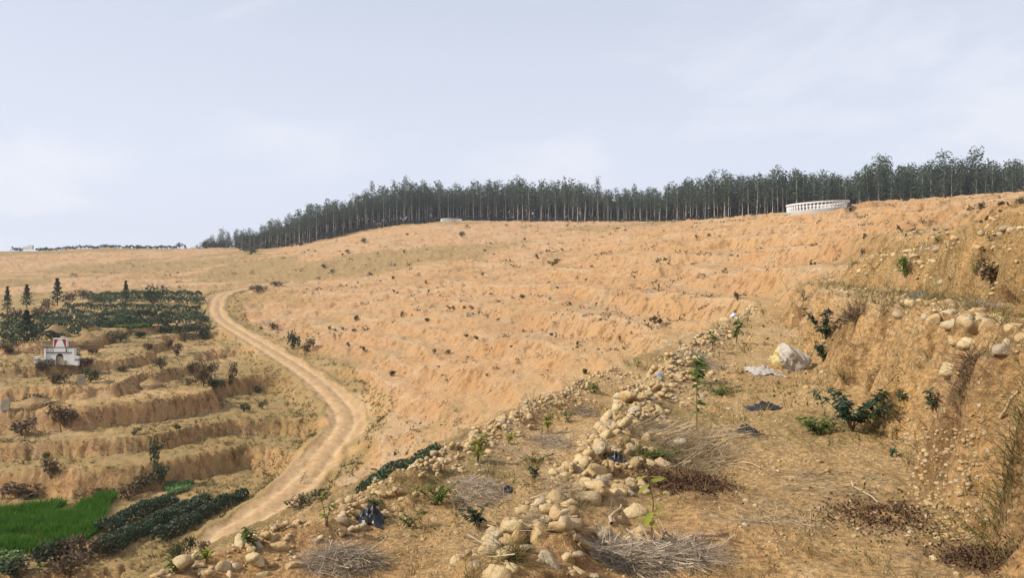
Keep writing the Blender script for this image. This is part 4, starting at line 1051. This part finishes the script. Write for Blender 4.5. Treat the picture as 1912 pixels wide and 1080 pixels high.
plant(1225, 855, 20, leafGreen, 'low green weeds beside the straw heap on the terrace', 14, 14, .06, 2.2, name='weed', seed=27, cat='weed')
plant(1000, 865, 14, leafGreen, 'thin green weed strip behind the dark plant', 10, 12, .06, 2.4, name='weed', seed=28, cat='weed')
WD = ((1470, 545, 24, leafYellow), (1560, 470, 20, leafOl), (1650, 470, 24, leafYellow), (1750, 455, 20, leafGreen), (1820, 520, 36, leafYellow), (1425, 590, 20, leafGreen), (1270, 655, 22, leafGreen), (1060, 790, 20, leafGreen),
                                   (950, 830, 22, leafYellow), (700, 950, 24, leafGreen), (330, 1070, 30, leafGreen), (385, 1050, 24, leafYellow), (1500, 560, 18, leafOl), (1590, 500, 20, leafYellow))
for k, ((u, v, h, mt), wl) in enumerate(zip(WD, near_label('leggy little weed', [(a[0], a[1]) for a in WD], LMW))):
    plant(u, v, h, mt, wl, 4, 14, .07, .4, name='weed', seed=60 + k, group='leggy weeds on the terrace edges', cat='weed')

# ------------------------------------------------------------------ straw, sticks, litter
def straw(u, v, wpx, dpx, hgt, n, mat, label, ln=.32, wd=.006, seed=0, az=None, cat='straw heap'):
    g = np.random.default_rng(1500 + seed); q = hit(u, v); s_ = q.y / FPX; q2 = hit(u, v - dpx)
    n = int(n * .85); hgt *= .75; W_ = wpx * .88 * s_ / 2; D_ = max(.12, abs(q2.y - q.y)) / 2
    a = g.uniform(0, 6.28, n); r_ = np.sqrt(g.random(n)); x = q.x + W_ * r_ * np.cos(a); y = q.y + D_ + D_ * r_ * np.sin(a)
    z = terrain(x, y) + .015 + hgt * (1 - r_ ** 2) * g.random(n) ** .7
    an = g.uniform(0, 6.28, n) if az is None else g.normal(az, .45, n) + math.pi * g.integers(0, 2, n)
    d = np.c_[np.cos(an), np.sin(an), g.normal(.04, .22, n)]; d /= np.linalg.norm(d, axis=1)[:, None]
    L = ln * g.uniform(.5, 1.4, n); c = np.c_[x, y, z] - d * L[:, None] / 2 - np.array(q[:])
    V, F = ribbons(c, d, L, wd * .62 * np.exp(g.normal(0, .55, n)), g, .3, 3)
    W3 = V + np.array(q[:]); gz = terrain(W3[:, 0], W3[:, 1]) + .006; V[:, 2] = np.maximum(V[:, 2], gz - q.z)
    o = add_obj('straw_heap', mesh_np('straw_heap', V, F), mat, None, q); return tag(o, label, cat)
straw(632, 1078, 160, 45, .20, 1500, strawGrey, 'grey heap of dry stalks at the bottom, left of the boulders', .35, .006, 1)
straw(900, 1062, 150, 70, .22, 1300, strawM, 'brown tangle of dry stalks left of the largest boulders', .35, .005, 2)
straw(888, 945, 130, 50, .16, 1100, strawGrey, 'grey heap of dry stalks on the lower terrace beside the green weed', .35, .006, 3)
straw(1030, 842, 80, 24, .14, 500, strawGrey, 'small grey straw heap farther up the lower terrace', .4, .007, 4)
straw(1095, 780, 60, 14, .12, 350, strawGrey, 'small flat straw heap near the far lower terrace edge', .4, .008, 5)
straw(1310, 885, 210, 75, .13, 1900, strawM, 'long flattened straw spread across the walked terrace', .45, .006, 6, .5)
straw(1225, 1078, 270, 50, .11, 2200, strawGrey, 'grey straw mat at the bottom edge of the photo', .33, .005, 7)
straw(1330, 700, 110, 34, .12, 600, strawGrey, 'straw heap left of the white sack', .4, .008, 8)
straw(1560, 930, 130, 50, .05, 190, strawM, 'thin scatter of bleached stalks on the foreground path', .32, .005, 9, -.3)
straw(1500, 1010, 190, 50, .04, 260, strawM, 'bleached stalks scattered at the bottom of the path', .25, .0045, 10)
straw(1400, 840, 90, 40, .06, 260, strawM, 'little straw pile in front of the second black plastic', .3, .005, 11)
straw(1840, 580, 90, 12, .10, 450, strawGrey, 'grey straw heap behind the boulders on the right shelf', .35, .006, 12)
straw(1010, 1010, 70, 50, .12, 420, strawM, 'dry grass tuft between the two big boulders and the stones', .25, .004, 13)
straw(1050, 950, 90, 50, .10, 500, strawM, 'dry weed mat above the largest boulder', .25, .004, 14)
def litter(u, v, wpx, n, seed, label):
    g = np.random.default_rng(seed); q = hit(u, v); W_ = wpx * q.y / FPX / 2
    x, y = q.x + g.normal(0, W_ * .55, n), q.y + g.normal(0, W_ * .5, n); z = terrain(x, y) + g.uniform(.004, .03, n)
    V, F = leaf_cards(np.c_[x, y, z] - np.array(q[:]), np.full(n, .0105), g, .6)
    V[:, 2] *= 1; tag(add_obj('rotting_leaves', mesh_np('rotting_leaves', V, F), litterM, None, q), label, 'leaf litter', kind='stuff')
litter(1275, 905, 150, 2600, 1, 'dark purple-brown rotting leaves in front of the straw spread')
litter(1850, 1050, 160, 1500, 2, 'dark rotting leaves at the lower right corner')
litter(1640, 960, 200, 1200, 3, 'dark leaf crumbs on the path at lower right')
litter(1400, 808, 40, 300, 4, 'dark crumbs around the second black plastic scrap')
def stick(u1, v1, u2, v2, rad, label, mat=None, lift=.02):
    a, b = hit(u1, v1), hit(u2, v2); P = np.linspace(a, b, 7); P[:, 2] = np.maximum(P[:, 2], terrain(P[:, 0], P[:, 1])) + lift; P[1:-1] += rng.normal(0, .012, (5, 3))
    tag(add_obj('stick', mesh_np('stick', *tube(P - np.array(a[:]), np.linspace(rad, rad * .6, 7), 6), smooth=True), mat or twigM, None, a), label, 'stick')
paleW = simple('bleached_wood', (.42, .31, .19), .9, .25, 8)
stick(1868, 788, 1902, 738, .012, 'pale bare stick leaning on the right bank', paleW)
stick(1500, 890, 1590, 888, .006, 'long thin stick lying across the path')
stick(1590, 905, 1640, 945, .008, 'crooked bleached stick on the path below the straw', paleW)
stick(1142, 985, 1160, 950, .013, 'short forked stick among the stones of the bund', paleW)
stick(1420, 880, 1330, 860, .006, 'thin stick poking out of the straw spread', paleW)
# sack, plastic
def crumple(V, amp, lam, s):
    return V + (amp * np.stack([n3(V, lam, s), n3(V, lam, s + 5.), n3(V, lam, s + 9.)], 1) + amp * .6 * np.stack([np.abs(n3(V, lam * .45, s + 2.)), np.abs(n3(V, lam * .45, s + 6.)), np.abs(n3(V, lam * .45, s + 8.))], 1))
def sack_material():
    m, t, b = M('woven_sack', .6, .3)
    o = N(t, 'ShaderNodeTexCoord').outputs['Object']; sx = N(t, 'ShaderNodeSeparateXYZ', {0: o}).outputs
    wob = math_(t, 'ADD', sx[0], math_(t, 'MULTIPLY', noise(t, o, 9, 3), .10))
    band = math_(t, 'MULTIPLY', ramp(t, wob, -.10, -.125), ramp(t, noise(t, o, 14, 2), .36, .46))
    c = mixc(t, noise(t, o, 12, 5), (.33, .28, .22), (.50, .45, .38)); c = mixc(t, band, c, (.52, .40, .12))
    t.links.new(c, b.inputs['Base Color'])
    w_ = N(t, 'ShaderNodeTexWave', {'Vector': o, 'Scale': 60., 'Distortion': 1.})
    t.links.new(N(t, 'ShaderNodeBump', {'Strength': .3, 'Distance': .01, 'Height': math_(t, 'ADD', w_.outputs['Fac'], math_(t, 'MULTIPLY', noise(t, o, 18, 5), 2.))}).outputs[0], b.inputs['Normal'])
    return m
V, F = ico(5); V = V.copy()
V = V * (.27, .22, .26); V[:, 0] += .16 * np.maximum(0, .02 + V[:, 0]) * 1.2; V[:, 2] *= 1 - .55 * sstep(.02, .34, V[:, 0]); V[:, 2] += .08 * np.exp(-((V[:, 0] + .08) / .09) ** 2) * (V[:, 2] > 0)
V = crumple(V, .075, .22, 3.1); V = crumple(V, .035, .10, 7.7); V = crumple(V, .012, .045, 2.2); V[:, 2] = np.maximum(V[:, 2], -.17)
q = hit(1477, 694)
tag(add_obj('sack', mesh_np('sack', V, F, True), sack_material(), None, q + Vector((0, .12, .10)), None, (.98, .95, .92)), 'crumpled pale woven sack with a yellow printed side on the terrace', 'sack')
def sheet(u, v, w, d, h, mat, label, seed, name='plastic_sheet', cat='plastic sheet'):
    n = 34; a = np.linspace(-.5, .5, n); X, Y = np.meshgrid(a, a, indexing='ij'); R_ = np.hypot(X, Y) * 2
    edge = 1 + .25 * gnoise(3 * np.arctan2(Y, X), 0 * X, seed)
    x, y = X * w * edge, Y * d * edge
    q = hit(u, v); gz = terrain((q.x + x).ravel(), (q.y + y).ravel()).reshape(x.shape) - q.z
    z = gz + .012 + h * np.clip(1.1 - R_, 0, 1) * (.5 + np.abs(gnoise(x / (w * .22), y / (w * .22), seed + 1.)) + .6 * np.abs(gnoise(x / (w * .1), y / (w * .1), seed + 2.)))
    V = np.c_[x.ravel(), y.ravel(), z.ravel()]; i, j = np.meshgrid(np.arange(n - 1), np.arange(n - 1), indexing='ij')
    F = np.stack([i * n + j, (i + 1) * n + j, (i + 1) * n + j + 1, i * n + j + 1], -1).reshape(-1, 4)
    o = add_obj(name, mesh_np(name, V, F, True), mat, None, q); md = o.modifiers.new('thickness', 'SOLIDIFY'); md.thickness = .004
    return tag(o, label, cat)
greyP = simple('dirty_white_plastic', (.36, .32, .27), .6, .35, 12, .01, .3)
blackP = simple('black_plastic', (.012, .012, .014), .35, .3, 10, .01, .5)
blueP = simple('blue_plastic', (.10, .20, .42), .5, .3, 10, .01, .4)
whiteP = simple('white_plastic', (.65, .65, .66), .5, .2, 10, .01, .4)
sheet(1428, 700, .50, .5, .10, greyP, 'crumpled grey sheet lying left of the sack', 3.)
sheet(1425, 765, .36, .28, .07, blackP, 'crumpled black plastic on the terrace in front of the sack', 4., 'plastic_scrap', 'plastic')
sheet(1395, 806, .22, .2, .05, blackP, 'smaller torn black plastic scrap nearer the camera', 5., 'plastic_scrap', 'plastic')
sheet(695, 972, .26, .34, .14, blackP, 'black plastic bag among the stones at lower left', 6., 'plastic_bag', 'plastic bag')
sheet(945, 922, .14, .16, .08, blackP, 'black plastic scrap at the end of the grey straw heap', 7., 'plastic_scrap', 'plastic')
sheet(1150, 862, .16, .12, .06, blackP, 'black plastic scrap at the bund beside the straw spread', 8., 'plastic_scrap', 'plastic')
sheet(1718, 556, .36, .3, .10, simple('dark_plastic', (.05, .06, .065), .4, .3, 8, .01, .5), 'dark plastic lump on the right shelf behind the stones', 9., 'plastic_scrap', 'plastic')
sheet(1368, 592, .36, .4, .09, whiteP, 'white torn plastic on the nose of the terrace', 10., 'plastic_scrap', 'plastic')
sheet(1372, 584, .22, .2, .12, blackP, 'black scrap lying on the white torn plastic', 11., 'plastic_scrap', 'plastic')
sheet(1232, 706, .08, .08, .05, blueP, 'scrap of blue plastic beside the stone at the terrace edge', 12., 'plastic_scrap', 'plastic')
sheet(1216, 547, .35, .4, .1, blueP, 'blue scrap on the orange terrace in the middle distance', 13., 'plastic_scrap', 'plastic')

# ------------------------------------------------------------------ grass
def tufts(name, x, y, L, w, per, mat, label, g, seg=1, lean=.6):
    n = len(x) * per; xx = np.repeat(x, per); yy = np.repeat(y, per); LL = np.repeat(np.broadcast_to(L, len(x)), per) * g.uniform(.5, 1.3, n)
    sp = np.repeat(np.broadcast_to(L, len(x)), per) * .18
    xx = xx + g.normal(0, 1, n) * sp; yy = yy + g.normal(0, 1, n) * sp
    d = np.c_[g.normal(0, lean, n), g.normal(0, lean, n), np.ones(n)]; d /= np.linalg.norm(d, axis=1)[:, None]
    V, F = ribbons(np.c_[xx, yy, terrain(xx, yy) - .01], d, LL, w if np.isscalar(w) else np.repeat(w, per), g, .3, seg)
    return tag(add_obj(name, mesh_np(name, V, F), mat), label, 'grass', kind='stuff')
g = np.random.default_rng(91)
# near: dry tufts on treads and banks
x_, y_, r_ = scatter_polar(5200, 3.2, 30, -36, 36, g); lat = x_ - cA(y_)
k_ = (lat > -4) & (fbm(x_, y_, 1.6, 3, 61.) > .08) & ~((x_ > cB(y_) + .3) & (x_ < cC(y_) - .5) & (g.random(len(x_)) < .6))
tufts('dry_grass', x_[k_], y_[k_], np.clip(.05 + .012 * r_[k_], .06, .25) * g.uniform(.6, 1.4, k_.sum()), .0022 + .00065 * r_[k_], 9, grassDry, 'short dry grass scattered over the near terraces', g, 2)
x_, y_, r_ = scatter_polar(3600, 3.2, 45, -10, 36, g)
k_ = (x_ > cC(y_)) & (fbm(x_, y_, 1.8, 3, 63.) > .02)
tufts('bank_grass', x_[k_], y_[k_], np.clip(.09 + .008 * r_[k_], .1, .4) * g.uniform(.6, 1.4, k_.sum()), .003 + .0006 * r_[k_], 9, grassOlive, 'olive dry grass hanging on the banks at the right', g, 2, .9)
x_, y_, r_ = scatter_polar(9000, 3.4, 26, -30, 34, g)
k_ = (x_ > cA(y_) - 1) & (x_ < cD(y_) + 1.4) & (fbm(x_, y_, 1.9, 3, 73.) > .22)
n_ = k_.sum(); V, F = leaf_cards(np.c_[x_[k_], y_[k_], terrain(x_[k_], y_[k_]) + g.uniform(.005, .05, n_)], np.clip(.0028 * r_[k_], .012, .05), g, .45)
tag(add_obj('path_weeds', mesh_np('path_weeds', V, F), leaf_mat('creeping_weed', (.06, .065, .02), (.20, .18, .055), .25)), 'low creeping weeds in patches on the near terraces', 'weeds', kind='stuff')
# hillside specks
x_, y_, r_ = scatter_polar(8000, 34, 330, -30, 34, g)
k_ = ((x_ > road_x(y_) + 2.4) | (y_ > 165)) & (fbm(x_, y_, 18, 3, 65.) + .4 * fbm(x_, y_, 3, 2, 66.) > .10)
m_ = k_.sum(); sz = np.clip(.05 + .0008 * r_[k_], .05, .26) * np.exp(g.normal(0, .55, m_)); X6, Y6, S6 = np.repeat(x_[k_], 7), np.repeat(y_[k_], 7), np.repeat(sz, 7)
X6 = X6 + g.normal(0, .7, len(X6)) * S6; Y6 = Y6 + g.normal(0, .7, len(Y6)) * S6
V, F = leaf_cards(np.c_[X6, Y6, terrain(X6, Y6) + S6 * g.uniform(.1, 1.2, len(X6))], S6 * .55, g, .5)
tag(add_obj('hillside_grass', mesh_np('hillside_grass', V, F), leaf_mat('dull_weed', (.07, .055, .028), (.22, .155, .075), .15)), 'sparse dull weeds speckling the orange hillside', 'grass', kind='stuff')
# valley terraces and verges
x_, y_, r_ = scatter_polar(13000, 34, 130, -36, -3, g)
k_ = (x_ < road_x(y_) - 2.0) & (fbm(x_, y_, 7, 3, 67.) > -.15)
tufts('valley_grass', x_[k_], y_[k_], g.uniform(.12, .38, k_.sum()), .035, 6, grassDry, 'dry yellow grass over the old terraces left of the road', g, 1, .7)
x_, y_, r_ = scatter_polar(5000, 34, 130, -36, -3, g)
k_ = (x_ < road_x(y_) - 1.9) & (fbm(x_, y_, 5, 3, 69.) > .12)
tufts('valley_weeds', x_[k_], y_[k_], g.uniform(.2, .6, k_.sum()), .05, 7, grassOlive, 'olive weeds over the old terraces left of the road', g, 1, .7)
x_, y_, r_ = scatter_polar(15000, 36, 105, -36, -4, g); z_, q_ = terrain(x_, y_, True)
k_ = (q_['mL'] > .5) & (q_['ris'] > .3) & (fbm(x_, y_, 6, 3, 71.) > .0) & (np.abs(q_['D']) > 3); x_, y_, z_ = x_[k_], y_[k_], z_[k_]
for nm_, mt_, lb_, sl_ in (('bank_scrub', leafBr, 'brown dead scrub clinging to the valley terrace banks', slice(0, None, 2)), ('bank_weeds', leafOl, 'olive weeds clinging to the valley terrace banks', slice(1, None, 2))):
    xx, yy, z2 = (np.repeat(a[sl_], 5) for a in (x_, y_, z_)); m_ = len(xx)
    V, F = leaf_cards(np.c_[xx + g.normal(0, .14, m_), yy + g.normal(0, .14, m_), z2 + g.uniform(0, .4, m_)], g.uniform(.05, .12, m_), g, .4)
    tag(add_obj(nm_, mesh_np(nm_, V, F), mt_), lb_, 'scrub', kind='stuff')
s = g.uniform(0, len(RC) - 2, 900); i = s.astype(int); f = (s - i)[:, None]; pp = RC[i] * (1 - f) + RC[i + 1] * f; tt = RC[i + 1] - RC[i]; nn = np.c_[-tt[:, 1], tt[:, 0]] / np.linalg.norm(tt[:, :2], axis=1)[:, None]
sd_ = np.where(g.random(900) < .5, -1, 1) * g.uniform(1.9, 3.6, 900); x_, y_ = pp[:, 0] + nn[:, 0] * sd_, pp[:, 1] + nn[:, 1] * sd_
tufts('verge_grass', x_, y_, g.uniform(.15, .45, 900), .05, 8, grassOlive, 'olive grass along both verges of the dirt road', g, 1, .7)
# big hanging clumps at the right
def clump(u, v, hpx, n, mat, label, seed, lean=.7, wd=.005):
    g = np.random.default_rng(seed); q = hit(u, v); H_ = hpx * q.y / FPX
    b = np.c_[g.normal(0, H_ * .22, n), g.normal(0, H_ * .22, n), 0 * np.zeros(n)]; gz = terrain(q.x + b[:, 0], q.y + b[:, 1]) - q.z; b[:, 2] = gz - .02
    d = np.c_[g.normal(-.25, lean, n), g.normal(-.1, lean, n), np.ones(n)]; d /= np.linalg.norm(d, axis=1)[:, None]
    V, F = ribbons(b, d, H_ * g.uniform(.6, 1.3, n), wd, g, .9, 4)
    tag(add_obj('grass_clump', mesh_np('grass_clump', V, F), mat, None, q), label, 'grass clump')
clump(1880, 900, 110, 230, grassOlive, 'long drooping olive grass clump at the lower right edge', 1)
clump(1905, 800, 80, 130, grassOlive, 'drooping grass clump at the right edge below the leaning stick', 2)
clump(1810, 700, 70, 300, leafBr, 'dark brown withered tuft on the right bank below the large boulder', 3, .9)
clump(1640, 805, 60, 160, grassOlive, 'thin hanging grass on the bank beside the large glossy shrub', 4)
clump(1600, 590, 40, 240, leafBr, 'brown dry tuft on the upper lip of the right bank', 5, .9, .009)
clump(1745, 560, 40, 240, grassDry, 'dry grass tuft beside the dark plastic on the right shelf', 6, .8, .008)
clump(960, 1040, 60, 360, grassOlive, 'olive grass clump under the left-hand big boulder', 7, .8, .004)
clump(1580, 705, 40, 120, grassDry, 'thin dry tuft on the sunny bank above the glossy shrub', 8, .8, .006)

# ------------------------------------------------------------------ haze
V, F = box((0, 0, 10), (3000, 3000, 110))
hz = add_obj('haze', mesh_np('haze', V, F), None); tag(hz, 'thin pale haze over the hills', 'haze', kind='stuff')
hm = bpy.data.materials.new('haze'); hm.use_nodes = True; hm.node_tree.nodes.clear()
pv = hm.node_tree.nodes.new('ShaderNodeVolumePrincipled'); pv.inputs['Color'].default_value = (.90, .93, 1.0, 1); pv.inputs['Density'].default_value = .0003; pv.inputs['Anisotropy'].default_value = .3
ou = hm.node_tree.nodes.new('ShaderNodeOutputMaterial'); hm.node_tree.links.new(pv.outputs[0], ou.inputs['Volume']); hz.data.materials.append(hm)
